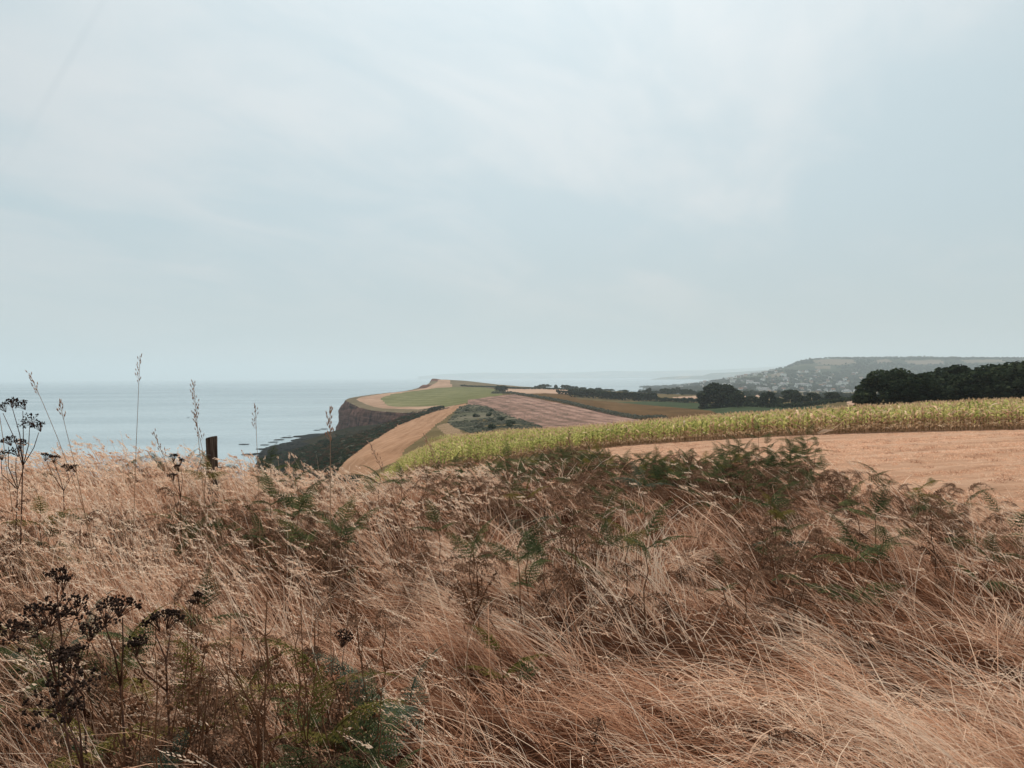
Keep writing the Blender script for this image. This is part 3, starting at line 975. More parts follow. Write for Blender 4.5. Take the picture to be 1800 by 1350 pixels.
# round bush-like tree and the row in front of the town
single = [(1262, 670, 66, 450, 'large dark round tree at the left of the tree row below the town')]
rowt = [(1297, 686, 22), (1320, 694, 24), (1336, 699, 16), (1349, 686, 26), (1368, 697, 18), (1391, 682, 32), (1413, 694, 20), (1430, 688, 24), (1449, 698, 18), (1463, 687, 26), (1479, 696, 18), (1489, 700, 14), (1498, 697, 16)]
for (px, py, wpx, Y, lb) in single:
    g = on_ground(px, Y)
    h = at(px, py, Y)[2] - g[2] + 0.5
    tree('broadleaf_tree', g - (0, 0, 2.4), h + 1.9, wpx / F * Y / 0.78, 3, lb, 'trees below the town', TREES)
for i, (px, py, wpx) in enumerate(rowt):
    Y = 420 + 25 * ((i * 7) % 3)
    g = on_ground(px, Y)
    h = at(px, py, Y)[2] - g[2] + 0.5
    tree('broadleaf_tree', g - (0, 0, 0.5), h, wpx / F * Y / 0.8, i, '%s from the left in the row of dark trees below the town' % ORD[i], 'trees below the town', MIDTREES)
# ridge trees before the bay
ridge = [(945, 677, 13), (958, 674.5, 20), (977, 675.5, 6), (990, 676, 9), (998, 676, 13), (1010, 678, 14), (1024, 680, 14), (1038, 682, 14), (1052, 681, 13), (1070, 683, 20), (1083, 687, 20), (1096, 685, 22), (1112, 688, 18), (1128, 686, 16), (1150, 686, 20), (1170, 682, 11), (1178, 683, 9), (1192, 679, 10), (1206, 683, 12)]
for i, (px, py, wpx) in enumerate(ridge):
    Y = 1080 - 6 * i + 60 * (i % 2)
    g = on_ground(px, Y)
    zt = at(px, py, Y)[2]
    h = max(5, zt - g[2] + 0.5)
    tree('ridge_tree', (g[0], g[1], zt - h), h, wpx / F * Y / 0.8, i, '%s from the left of the small trees along the ridge before the bay' % ORD[i], 'small trees along the ridge', FARTREES)


# ------------------------------------------------------------------ hedges
def hedge(name, pts, hgt, wid, label, mat, n_per_m, size, seed, rag=0.25):
    """pts: (px, distance) along the ground; a ragged bank of leaves with a woody base"""
    rs = np.random.default_rng(seed)
    W = np.array([on_ground(px, Y) for px, Y in pts])
    d = np.r_[0, np.cumsum(np.linalg.norm(np.diff(W[:, :2], axis=0), axis=1))]
    n = int(d[-1] * n_per_m)
    s = rs.uniform(0, d[-1], n)
    x, y = np.interp(s, d, W[:, 0]), np.interp(s, d, W[:, 1])
    k = np.clip(np.searchsorted(d, s) - 1, 0, len(d) - 2)
    t_ = (W[k + 1, :2] - W[k, :2])
    t_ /= np.linalg.norm(t_, axis=1)[:, None]
    hh = hgt * (1 - rag + 2 * rag * fbm(s * 0.35 / max(1, hgt * 0.5), np.full(n, 2.0), seed, 3))
    a = rs.uniform(0, PI, n)
    off = np.cos(a) * wid * 0.5 * rs.uniform(0.7, 1.05, n)
    zz_ = np.sin(a) ** 0.5 * hh * rs.uniform(0.75, 1.05, n)
    P = np.stack([x - t_[:, 1] * off, y + t_[:, 0] * off, np.zeros(n)], -1)
    P[:, 2] = ground_z(P[:, 0], P[:, 1]) + zz_
    nr = np.stack([-t_[:, 1] * np.cos(a), t_[:, 0] * np.cos(a), np.sin(a)], -1)
    o0 = W.mean(0)
    acc = Acc()
    leaf_cloud(acc, P - o0, nr, size, rs, np.clip(rs.normal(0.45, 0.2, n), 0, 1))
    e = empty(name, o0)
    obj('foliage', acc.mesh('foliage', mat), e)
    tr = Acc()
    for q in np.arange(2, d[-1], max(4, d[-1] / 25)):
        bx, by = np.interp(q, d, W[:, 0]), np.interp(q, d, W[:, 1])
        bz = float(ground_z(np.array([bx]), np.array([by]))[0])
        b0 = np.array([bx, by, bz]) - o0
        tr.tube([b0 - (0, 0, 0.2), b0 + (0.1, 0, hgt * 0.4), b0 + (0, 0.1, hgt * 0.7)], [0.12, 0.09, 0.04], 5)
    tag(obj('stems', tr.mesh('stems', m_bark), e), kind='stuff')
    tag(e, label, 'hedge')
    return e


hedge('hedgerow', [(865, 760), (885, 735), (905, 690), (950, 600), (1000, 520), (1060, 430), (1120, 365), (1170, 345)], 2.0, 3.0, 'long thin hedge running down between the ploughed field and the brown field', m_scrub, 26, 0.42, 501)
hedge('hedgerow', [(1000, 690), (1050, 675), (1100, 660), (1154, 645)], 6.6, 7, 'thick dark clipped hedge block beside the brown field', m_tree, 85, 0.75, 502, 0.06)
hedge('hedgerow', [(978, 740), (1000, 735), (1040, 725)], 3.5, 4, 'short low hedge at the left end of the dark hedge block', m_tree, 40, 0.6, 503)
hedge('hedgerow', [(1155, 640), (1190, 620), (1225, 590)], 3.5, 4, 'low hedge between the dark hedge block and the round tree', m_tree_mid, 40, 0.6, 504)
hedge('hedgerow', [(810, 1180), (850, 1120), (885, 1060), (930, 980), (1000, 900), (1060, 860)], 2.2, 3, 'thin dark hedge along the top of the green headland field', m_tree_mid, 22, 0.6, 505)
hedge('hedgerow', [(1285, 440), (1330, 425), (1400, 405), (1500, 385)], 2.2, 4, 'low dark hedge along the foot of the tree row below the town', m_tree, 45, 0.55, 506)
hedge('hedgerow', [(755, 560), (765, 565), (778, 570)], 2.6, 5, 'small dark bush clump at the edge of the green headland field', m_tree_mid, 60, 0.5, 507)
hedge('hedgerow', [(872, 800), (880, 795), (890, 790)], 6.0, 6, 'dark square bush clump at the corner of the pale stubble field', m_tree, 90, 0.6, 508)

# scrub bushes on the slope of the combe and on the coastal slope
def bush_mesh(seed, mat, n=500, size=0.1):
    rs = np.random.default_rng(seed)
    acc = Acc()
    for k in range(5):
        c0 = np.array([rs.uniform(-0.4, 0.4), rs.uniform(-0.4, 0.4), rs.uniform(0.15, 0.5)])
        r = rs.uniform(0.25, 0.45)
        d = rs.normal(size=(n // 5, 3))
        d /= np.linalg.norm(d, axis=1)[:, None]
        P = c0 + d * r * rs.uniform(0.7, 1.1, (n // 5, 1))
        P[:, 2] = np.maximum(P[:, 2], 0.02)
        leaf_cloud(acc, P, d, size, rs, np.clip(rs.normal(0.45, 0.22, n // 5), 0, 1))
    return acc.mesh('scrub_bush', mat)


SCRUB = [bush_mesh(600 + i, m_scrub) for i in range(4)]
SCRUBD = [bush_mesh(620 + i, m_tree) for i in range(4)]
m_gorse_meshes = [bush_mesh(640 + i, m_tree_mid) for i in range(3)]


def find_on_terrain(px, py, y0, y1):
    Ys = np.linspace(y0, y1, 160)
    Xs = (px - 900) / F * Ys
    zs = ground_z(Xs, Ys)
    _, pys = proj(np.stack([Xs, Ys, zs], -1))
    k = int(np.argmin(np.abs(pys - py)))
    return np.array([Xs[k], Ys[k], zs[k]])


m_brush = leaf_mat('brown_brush', [(0, (0.03, 0.02, 0.012)), (0.5, (0.075, 0.048, 0.028)), (1, (0.15, 0.10, 0.06))], 0.2, 0.4)
BROWNB = [bush_mesh(660 + i, m_brush) for i in range(3)]
rsS = np.random.default_rng(606)


def scrub_mass(name, poly, n, y0, y1, lo, hi, meshes, label, thresh=0.0, flat=0.75):
    """ground-covering scrub inside an outline"""
    a = np.array(poly)
    P = []
    px = rsS.uniform(a[:, 0].min(), a[:, 0].max(), n * 6)
    Y = y0 * (y1 / y0) ** rsS.random(n * 6)
    X = (px - 900) / F * Y
    Z = ground_z(X, Y)
    sw = seaward(X, Y)
    Z = np.where(sw, np.minimum(Z, low_z(X, Y)), Z)
    qx, qy = proj(np.stack([X, Y, Z], -1))
    ok = in_poly(qx, qy, poly) & (fbm(X * 0.05 + 5, Y * 0.05, 607, 3) > thresh) & (Z > 2.0)
    X, Y, Z = X[ok][:n], Y[ok][:n], Z[ok][:n]
    m = len(X)
    sc = rsS.uniform(lo, hi, m)
    return scatter(name, np.c_[X, Y, Z - 0.1], np.c_[np.zeros((m, 2)), rsS.uniform(0, 6, m)], np.c_[sc * 1.4, sc * 1.4, sc * flat], rsS.integers(0, len(meshes), m), meshes, label, 'scrub')


scrub_mass('combe_scrub', POLYS[3][2], 3000, 220, 620, 0.2, 0.9, SCRUB + SCRUB + m_gorse_meshes[:1], 'patchy grey green scrub covering the rough slope of the combe', 0.3)
scrub_mass('field_weeds', [(822, 711), (822, 703), (870, 696.5), (905, 693), (1000, 711), (1000, 735), (950, 745), (905, 735), (850, 713)], 1100, 260, 700, 0.15, 0.55, SCRUB, 'grey weeds scattered over the upper ploughed field', 0.42, 0.5)
scrub_mass('coastal_scrub', [(474, 830), (482, 808), (520, 788), (575, 777), (620, 768), (665, 752), (705, 736), (755, 722), (775, 718), (700, 748), (648, 778), (605, 812), (590, 830)], 4200, 180, 860, 0.6, 1.9, SCRUBD + SCRUBD + m_gorse_meshes + BROWNB + BROWNB + SCRUB[:1], 'dark scrub covering the slope above the rocky shore', 0.12, 0.7)
scrub_mass('cliff_foot_scrub', [(560, 780), (600, 758), (650, 750), (700, 730), (755, 718), (765, 722), (705, 742), (665, 756), (620, 774)], 900, 480, 880, 0.35, 1.1, BROWNB + SCRUBD[:2], 'brown brush scattered over the foot of the cliff', 0.35, 0.7)
scrub_mass('slope_scrub', [(640, 770), (660, 755), (700, 728), (735, 722), (800, 715), (755, 726), (700, 745), (650, 778)], 700, 420, 700, 0.4, 1.3, BROWNB + SCRUB[:1] + SCRUBD[:1], 'low brown scrub between the cliff edge and the mown slope', 0.40, 0.6)
for i in range(22):
    px, py = rnd.uniform(800, 940), rnd.uniform(714, 762)
    if not in_poly(np.array([px]), np.array([py]), POLYS[3][2])[0]:
        continue
    g = find_on_terrain(px, py, 220, 600)
    s = rnd.uniform(1.3, 2.3)
    o = obj('scrub_bush', m_gorse_meshes[i % 3] if i % 2 else SCRUB[i % 4], None, g - (0, 0, 0.1), (0, 0, rnd.uniform(0, 6)), (s * 1.3, s * 1.3, s))
    later(o, ('bush', 'larger green bushes'), 'on the rough slope of the combe', 'larger bushes on the combe slope', px)
for i in range(26):
    px = rnd.uniform(492, 600)
    Y = rnd.uniform(380, 580)
    g = on_ground(px, Y)
    if g[2] < 5:
        continue
    s = rnd.uniform(2.0, 3.6)
    o = obj('coastal_bush', SCRUBD[i % 4], None, g - (0, 0, 0.4), (0, 0, rnd.uniform(0, 6)), (s * 1.5, s * 1.5, s * 0.9))
    later(o, ('bush', 'big dark bushes'), 'on the slope above the rocky shore', 'big dark bushes above the rocky shore', px)

# ------------------------------------------------------------------ rocky shore
def rock_mesh(seed):
    rs = np.random.default_rng(seed)
    V, Q, T = [], [], []
    n, m = 9, 5
    for r in range(m):
        z = (0.0, 0.45, 0.8, 1.0, 1.0)[r]
        q = (1.15, 1.0, 0.85, 0.6, 0.0)[r]
        for j in range(n):
            a = 2 * PI * j / n
            k = q * rs.uniform(0.75, 1.2)
            V.append((k * math.cos(a), k * math.sin(a), z + rs.uniform(-0.12, 0.12)))
    for r in range(m - 1):
        for j in range(n):
            Q.append((r * n + j, r * n + (j + 1) % n, (r + 1) * n + (j + 1) % n, (r + 1) * n + j))
    return mesh_np('shore_rock', V, Q, None, m_rock)


ROCKS = [rock_mesh(700 + i) for i in range(6)]
P_, S_ = [], []
for i in range(1100):
    py = rnd.uniform(754, 808)
    tt = (py - 757) / 51
    left = 598 - 128 * min(1, tt * 1.3) if tt < 0.75 else 474
    px = left + (112 - 50 * tt) * rnd.random() ** 1.5 + rnd.gauss(0, 4)
    Y = (62 - 0.5) / (at(px, py, 1)[2] * -1 + 62)
    X = (px - 900) / F * Y
    zr = float(np.minimum(ground_z(np.array([X]), np.array([Y])), low_z(np.array([X]), np.array([Y])) if Y > 628 else 99)[0])
    if zr > 9:
        continue
    P_.append((X, Y, max(zr, 0) - 0.4))
    k = rnd.uniform(1.2, 4.2)
    S_.append((k * rnd.uniform(1.0, 2.6), k, k * rnd.uniform(0.15, 0.4) + 0.7))
scatter('rock_ledges', P_, [(0, 0, rnd.gauss(0.2, 0.5)) for _ in P_], S_, [i % 6 for i in range(len(P_))], ROCKS, 'mass of dark wet rock ledges along the shore below the cliff', 'rocks')
for (px, py, s) in ((428, 781, 2.6), (436, 799, 3.4), (446, 798, 2.2), (456, 797.5, 3.6), (468, 796, 2.8), (480, 777, 2.6), (489, 773, 3.0), (502, 769, 3.0), (556, 756, 2.2), (568, 754, 2.6), (464, 782, 2.2), (458, 789, 2.4), (330, 734, 1.4)):
    Y = (62 - 0.3) / (at(px, py, 1)[2] * -1 + 62)
    o = obj('shore_rock', ROCKS[int(px) % 6], None, ((px - 900) / F * Y, Y, -0.4), (0, 0, rnd.uniform(-0.4, 0.4)), (s * 2.0, s, s * 0.22 + 0.5))
    later(o, ('rock', 'low dark rocks'), 'apart in the sea off the shore', 'dark rocks apart in the sea', px)

# ------------------------------------------------------------------ town on the hill
def house_meshes(wd, dp, hw, hr, mw_, mr_):
    a = Acc()
    x, y = wd / 2, dp / 2
    V = [(-x, -y, -2), (x, -y, -2), (x, y, -2), (-x, y, -2), (-x, -y, hw), (x, -y, hw), (x, y, hw), (-x, y, hw), (-x, 0, hw + hr), (x, 0, hw + hr)]
    a.add(V, [(0, 1, 5, 4), (2, 3, 7, 6), (1, 2, 6, 5), (3, 0, 4, 7)], [(4, 7, 8), (6, 5, 9)])
    wall = a.mesh('wall', mw_)
    a = Acc()
    e = 0.4
    th = 0.25
    for sgn in (-1, 1):
        p0 = [(-x - e, sgn * (y + e), hw - hr * e / y + 0.02), (x + e, sgn * (y + e), hw - hr * e / y + 0.02), (x + e, 0, hw + hr + 0.02), (-x - e, 0, hw + hr + 0.02)]
        p1 = [(q[0], q[1], q[2] + th) for q in p0]
        a.add(p0 + p1, [(0, 1, 2, 3), (4, 5, 6, 7), (0, 1, 5, 4), (1, 2, 6, 5), (2, 3, 7, 6), (3, 0, 4, 7)])
    roof = a.mesh('roof', mr_)
    a = Acc()
    a.tube([(x * 0.6, 0, hw + hr - 0.3), (x * 0.6, 0, hw + hr + 1.3)], 0.55, 4)
    ch = a.mesh('chimney', m_wall_brick)
    win = Acc()
    win.add([(-0.6, -0.05, 0), (0.6, -0.05, 0), (0.6, -0.05, 1.3), (-0.6, -0.05, 1.3), (-0.6, 0.1, 0), (0.6, 0.1, 0), (0.6, 0.1, 1.3), (-0.6, 0.1, 1.3)], [(0, 1, 2, 3), (0, 1, 5, 4), (2, 3, 7, 6), (1, 2, 6, 5), (3, 0, 4, 7)])
    return wall, roof, ch, win.mesh('window', m_pane), (wd, dp, hw)


HOUSES = [house_meshes(11, 8, 5, 2.6, m_wall_white, m_roof_slate), house_meshes(14, 8, 5.5, 2.8, m_wall_cream, m_roof_tile), house_meshes(9, 8, 5, 3, m_wall_white, m_roof_tile), house_meshes(20, 9, 6.5, 3, m_wall_white, m_roof_slate), house_meshes(12, 8, 5, 3, m_wall_brick, m_roof_slate)]
HL = [('house', 'small white grey roofed houses'), ('house', 'cream red roofed houses'), ('house', 'narrow white red roofed houses'), ('building', 'long white grey roofed buildings'), ('house', 'brick grey roofed houses')]
rsH = np.random.default_rng(77)
GF = GH[:-1].reshape(-1, 3)
gpx, gpy = proj(GF)
seen_ok = (gpx > 1195) & (gpx < 1530) & (gpy > 652) & (gpy < 699) & (GF[:, 1] > 1900)
cand = GF[seen_ok]
wgt = np.exp(-((gpx[seen_ok] - 1400) / 110) ** 2) + 0.25
pick = rsH.choice(len(cand), 190, replace=False, p=wgt / wgt.sum())
for j, q in enumerate(cand[pick]):
    k = int(rsH.integers(0, 5)) if rsH.random() < 0.85 else 0
    e = empty('house', q + (rsH.uniform(-6, 6), rsH.uniform(-6, 6), 3.5), rsH.choice([0, 0.3, -0.3, 1.2, 0.8]))
    wa, ro, chm, wi, (wd_, dp_, hw_) = HOUSES[k]
    obj('wall', wa, e)
    obj('roof', ro, e)
    obj('chimney', chm, e)
    for sx_ in (-0.28, 0.28):
        obj('window', wi, e, (sx_ * wd_, -dp_ / 2, hw_ * 0.55))
    later(e, HL[k], 'on the town hill', 'houses of the town on the hill', gpx[seen_ok][pick][j])
    s_ = rsH.uniform(0.8, 1.3)
    e.scale = (s_, s_, s_)
# trees of the town and the woods of the hill: uncountable mass
tw = (GF[:, 1] > 1900)
wooded = fbm(GF[:, 0] * 0.0045 + 11, GF[:, 1] * 0.0045, 81, 3)
tcand = GF[tw & ((wooded > 0.44) | ((gpx > 1180) & (gpy > 652) & (wooded > 0.33)))]
tpx, tpy = proj(tcand)
inf = np.zeros(len(tcand), bool)
for poly in HILL_FIELDS:
    inf |= in_poly(tpx, tpy, poly)
tcand = tcand[~inf]
tp = tcand[rsH.choice(len(tcand), min(13000, len(tcand) * 8), replace=True)]
tp = tp + np.stack([rsH.uniform(-14, 14, len(tp)), rsH.uniform(-22, 22, len(tp)), np.full(len(tp), -0.5)], -1)
hxy = cand[pick][:, :2]
dmin = np.full(len(tp), 1e9)
for q in hxy:                                                   # gardens: no tree stands in a house or right before it
    dx, dy = tp[:, 0] - q[0], tp[:, 1] - q[1]
    dmin = np.minimum(dmin, np.hypot(dx / 12, (dy + 18) / 34))
tp = tp[dmin > 1]
hh = rsH.uniform(6, 13, len(tp))
scatter('hillside_woodland', tp, np.stack([np.zeros(len(tp)), np.zeros(len(tp)), rsH.uniform(0, 6, len(tp))], -1), np.stack([hh * 1.15, hh * 1.15, hh], -1), rsH.integers(0, 4, len(tp)), [c for c, _ in FARTREES], 'mass of grey green trees between the houses of the hill', 'woodland')
# hedgerow trees on the low ground before the hill
lp = []
for i in range(900):
    px, Y = rsH.uniform(1130, 2250), rsH.uniform(850, 1850)
    X = (px - 900) / F * Y
    if fbm(np.array([X * 0.006]), np.array([Y * 0.006 + 40]), 85, 2)[0] > 0.47:
        lp.append((X, Y))
lp = np.array(lp)
lz = ground_z(lp[:, 0], lp[:, 1])
hh = rsH.uniform(4, 9, len(lp))
scatter('lowland_trees', np.c_[lp, lz - 0.5], np.stack([np.zeros(len(lp)), np.zeros(len(lp)), rsH.uniform(0, 6, len(lp))], -1), np.stack([hh * 1.3, hh * 1.3, hh], -1), rsH.integers(0, 4, len(lp)), [c for c, _ in FARTREES], 'mass of trees on the low ground before the town', 'woodland')

# ------------------------------------------------------------------ maize
def ribbon(acc, pts, wid, side, a):
    pts = np.asarray(pts, float)
    m = len(pts)
    wid = np.asarray(wid, float)[:, None]
    side = np.asarray(side, float)
    side = np.repeat(side[None], m, 0) if side.ndim == 1 else side
    V = np.stack([pts - side * wid, pts + side * wid], 1).reshape(-1, 3)
    Q = [(2 * i, 2 * i + 1, 2 * i + 3, 2 * i + 2) for i in range(m - 1)]
    acc.add(V, Q, None, a if np.isscalar(a) else np.repeat(a, 2))


def maize_leaf(seed, mat, droop):
    rs = np.random.default_rng(seed)
    acc = Acc()
    n = 7
    L_ = rs.uniform(0.55, 0.8)
    p = np.zeros(3)
    ang = rs.uniform(0.9, 1.25)
    pts = [p.copy()]
    for i in range(n):
        p = p + np.array([math.cos(ang), 0, math.sin(ang)]) * L_ / n
        ang -= droop * rs.uniform(0.6, 1.4) / n * (0.5 + i / n)
        pts.append(p.copy())
    tt = np.linspace(0, 1, n + 1)
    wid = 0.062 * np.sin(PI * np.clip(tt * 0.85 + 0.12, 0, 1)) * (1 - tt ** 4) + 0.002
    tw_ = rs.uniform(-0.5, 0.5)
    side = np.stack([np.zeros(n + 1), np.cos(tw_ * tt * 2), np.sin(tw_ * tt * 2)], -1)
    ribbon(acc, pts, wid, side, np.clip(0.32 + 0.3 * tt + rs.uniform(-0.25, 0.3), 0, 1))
    return acc.mesh('leaf', mat)


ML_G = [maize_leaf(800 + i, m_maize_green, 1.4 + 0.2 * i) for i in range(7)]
ML_D = [maize_leaf(820 + i, m_maize_dry, 2.3 + 0.3 * i) for i in range(7)]
_a = Acc()
_a.tube([(0, 0, -0.05), (0.01, 0, 0.6), (0, 0.015, 1.2), (0.01, 0.01, 1.62)], [0.014, 0.012, 0.009, 0.004], 5)
MSTALK = _a.mesh('stalk', m_maize_stalk)
_a = Acc()
for k in range(7):
    an = k * 0.9
    rr = 0.02 + 0.05 * (k > 0)
    pts = [(0, 0, 0), (rr * 0.5 * math.cos(an), rr * 0.5 * math.sin(an), 0.11), (rr * math.cos(an), rr * math.sin(an), 0.2)]
    ribbon(_a, pts, [0.007, 0.009, 0.003], np.array([-math.sin(an), math.cos(an), 0]), 0.55)
MTASSEL = _a.mesh('tassel', m_maize_dry)


def maize_layout(seed, green):
    """leaf placements of one plant: mesh, height, azimuth, scale"""
    rs = np.random.default_rng(seed)
    out = []
    n = 8
    az = rs.uniform(0, 6.28)
    for i in range(n):
        h = 0.18 + 1.25 * i / (n - 1)
        dry = h < green + rs.uniform(-0.15, 0.15)
        out.append(((ML_D if dry else ML_G)[int(rs.integers(0, 7))], h, az + PI * i + rs.normal(0, 0.35), rs.uniform(0.75, 1.1) * (0.72 if i == n - 1 else 1)))
    return out


LAY = [maize_layout(840 + i, (0.35, 0.6, 0.85, 1.0, 1.3, 1.6)[i]) for i in range(6)]


def bake(parts):
    """join placed copies of small meshes into one mesh with several materials"""
    V, Q, T, A, MI, mats = [], [], [], [], [], []
    k = 0
    for me, Mx in parts:
        n = len(me.vertices)
        co = np.empty(n * 3, np.float32)
        me.vertices.foreach_get('co', co)
        co = np.c_[co.reshape(-1, 3), np.ones(n)] @ np.array(Mx).T
        V.append(co[:, :3])
        ta = np.empty(n, np.float32)
        me.attributes['tint'].data.foreach_get('value', ta)
        A.append(ta)
        m_ = me.materials[0]
        if m_ not in mats:
            mats.append(m_)
        for p_ in me.polygons:
            vv = [v + k for v in p_.vertices]
            (Q if len(vv) == 4 else T).append((vv, mats.index(m_)))
        k += n
    me = mesh_np('plant', np.concatenate(V), [q for q, _ in Q], [t_ for t_, _ in T], None, {'tint': np.concatenate(A)})
    for m_ in mats:
        me.materials.append(m_)
    me.polygons.foreach_set('material_index', np.array([i for _, i in Q] + [i for _, i in T], np.int32))
    return me


def trs(loc, rz, s, ry=0.0):
    return Matrix.Translation(loc) @ Matrix.Rotation(rz, 4, 'Z') @ Matrix.Rotation(ry, 4, 'Y') @ Matrix.Diagonal((s, s, s, 1))


MPLANT = []
for lay in LAY:
    parts = [(MSTALK, Matrix.Identity(4)), (MTASSEL, Matrix.Translation((0.01, 0.01, 1.6)))]
    parts += [(me, trs((0, 0, h), az, s)) for me, h, az, s in lay]
    MPLANT.append(bake(parts))

rsM = np.random.default_rng(91)
# rows follow the front edge; plants of the two front rows one by one
front = []
for row in range(2):
    xs = np.arange(-2.5, 33.0, 0.237)
    for X in xs:
        Xj = X + rsM.normal(0, 0.04)
        front.append((Xj, float(maize_front(np.array([Xj]))[0]) + 0.35 + row * 0.75 + rsM.normal(0, 0.12)))
front = front[:300] if len(front) > 300 else front
ML = {True: 'yellowing dry maize plant in the front rows beside the mown strip', False: 'greener maize plant in the front rows beside the mown strip'}
fz = ground_z(np.array([q[0] for q in front]), np.array([q[1] for q in front]))
for i, ((X, Y), z) in enumerate(zip(front, fz)):
    # drier towards the right
    gpick = np.clip(rsM.normal(1.6 + 2.6 * np.clip((X - 3) / 18, 0, 1), 0.9), 0, 5)
    k = int(gpick)
    sc = rsM.uniform(0.74, 1.02) * min(1, 0.62 + (X + 3) / 18)
    e = empty('maize_plant', (X, Y, z), rsM.uniform(0, 6.28))
    e.scale = (sc, sc, sc * rsM.uniform(0.92, 1.08))
    e.rotation_euler[0] = rsM.normal(0, 0.06)
    e.rotation_euler[1] = rsM.normal(0, 0.06)
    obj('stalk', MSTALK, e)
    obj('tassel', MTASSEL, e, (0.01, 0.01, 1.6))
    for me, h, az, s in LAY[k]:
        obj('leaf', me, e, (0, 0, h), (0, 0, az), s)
    later(e, ('maize plant', ('green maize plants', 'half dry maize plants', 'dry maize plants')[k // 2]), 'in the front rows', 'maize plants of the front rows', 900 + F * X / Y)
# the rest of the crop
mp = []
for X in np.arange(-30, 140, 0.34):
    Y0 = float(maize_front(np.array([X]))[0]) if X > -10 else 60
    Ys = Y0 + 2.1 + np.arange(0, 160, 0.75) * (1 + np.arange(0, 160, 0.75) / 260)
    mp.append(np.stack([np.full(Ys.shape, X), Ys], -1))
mp = np.concatenate(mp)
mp = mp[rsM.random(len(mp)) < 0.8]
mp = mp + rsM.normal(0, 0.09, mp.shape)
mp = mp[is_maize(mp[:, 0], mp[:, 1])]
mz = ground_z(mp[:, 0], mp[:, 1])
n = len(mp)
drier = fbm(mp[:, 0] * 0.06 + 3, mp[:, 1] * 0.06, 93, 3)
pk = np.clip(rsM.normal(0.7 + 1.6 * np.clip((mp[:, 0] - 5) / 25, 0, 1) + 3 * (drier - 0.5), 1.0), 0, 5).astype(int)
sc = rsM.uniform(0.8, 1.12, n) * (0.70 + 0.42 * fbm(mp[:, 0] * 0.35, mp[:, 1] * 0.35, 97, 3)) * np.clip(0.45 + (mp[:, 0] + 12 + 0.08 * (mp[:, 1] - 60)) / 14, 0.45, 1)
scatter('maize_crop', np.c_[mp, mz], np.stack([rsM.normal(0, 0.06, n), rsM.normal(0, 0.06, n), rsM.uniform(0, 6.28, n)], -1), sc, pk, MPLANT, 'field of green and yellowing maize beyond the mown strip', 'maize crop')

# fallen bleached stalks at the edge of the crop
fs = empty('fallen_maize_stalk', on_ground(1464, 48.5))
a = Acc()
a.tube([(-0.9, 0, 0.06), (0, 0.05, 0.35), (0.55, 0, 0.75)], [0.03, 0.028, 0.012], 6, 0.9)
obj('stalk', a.mesh('stalk', m_stalk), fs)
for k, (ax, l_) in enumerate(((0.3, 0.8), (-0.2, 0.9), (0.6, 0.7))):
    a = Acc()
    ribbon(a, [(0, 0, 0.3), (-0.35, ax, 0.28), (-l_, ax * 1.4, 0.05)], [0.04, 0.045, 0.01], np.array([0, 0.5, 0.86]), 0.95)
    obj('leaf', a.mesh('leaf', m_stalk), fs)
tag(fs, 'bleached fallen maize stalk lying at the edge of the maize', 'maize stalk')

# ------------------------------------------------------------------ dry grass
def blades(P, L_, az, lean0, lean1, wid, segs, tint, curl, rs, power=1.3):
    """ribbon blades: angle from the vertical goes from lean0 to lean1 along each blade"""
    n = len(P)
    roll = rs.uniform(-1.2, 1.2, n)
    pos = P.copy()
    rowsV, rowsA = [], []
    for i in range(segs + 1):
        t_ = i / segs
        th = lean0 + (lean1 - lean0) * t_ ** power
        az_ = az + curl * t_
        d = np.stack([np.sin(th) * np.cos(az_), np.sin(th) * np.sin(az_), np.cos(th)], -1)
        side = np.stack([-np.sin(az_), np.cos(az_), np.zeros(n)], -1)
        nn = np.cross(d, side)
        sv = side * np.cos(roll)[:, None] + nn * np.sin(roll)[:, None]
        wv_ = (wid * (1 - 0.75 * t_ ** 2))[:, None]
        rowsV.append(np.stack([pos - sv * wv_, pos + sv * wv_], 1))
        rowsA.append(np.repeat(np.clip(tint + 0.08 * (t_ - 0.4), 0, 1)[:, None], 2, 1))
        pos = pos + d * (L_ / segs)[:, None]
    V = np.stack(rowsV, 1).reshape(-1, 3)                 # n, segs+1, 2
    A = np.stack(rowsA, 1).ravel()
    base = (np.arange(n) * (segs + 1) * 2)[:, None]
    i0 = np.arange(segs) * 2
    q = np.stack([i0, i0 + 1, i0 + 3, i0 + 2], -1)[None]
    Q = (base[:, :, None] + q).reshape(-1, 4)
    return V, Q, A, pos - d * (L_ / segs)[:, None], d


def sample_ground(n, y0, y1, power, rs, x0=-220, x1=2020):
    """random roots in the view wedge; density falls with distance as Y**-power per square metre"""
    u = rs.random(n)
    e = 2 - power
    Y = (y0 ** e + u * (y1 ** e - y0 ** e)) ** (1 / e) if abs(e) > 1e-6 else y0 * (y1 / y0) ** u
    px = rs.uniform(x0, x1, n)
    return (px - 900) / F * Y, Y, px


def flow(X, Y):
    rightness = np.clip((X + 0.12 * Y + 0.3) / 1.2, 0, 1)
    return math.radians(152) + (2.0 + 2.6 * rightness) * (fbm(X * 0.5 + 12, Y * 0.5 + 3, 401, 3) - 0.5) + 1.6 * (fbm(X * 1.4 + 2, Y * 1.4, 411, 2) - 0.5)


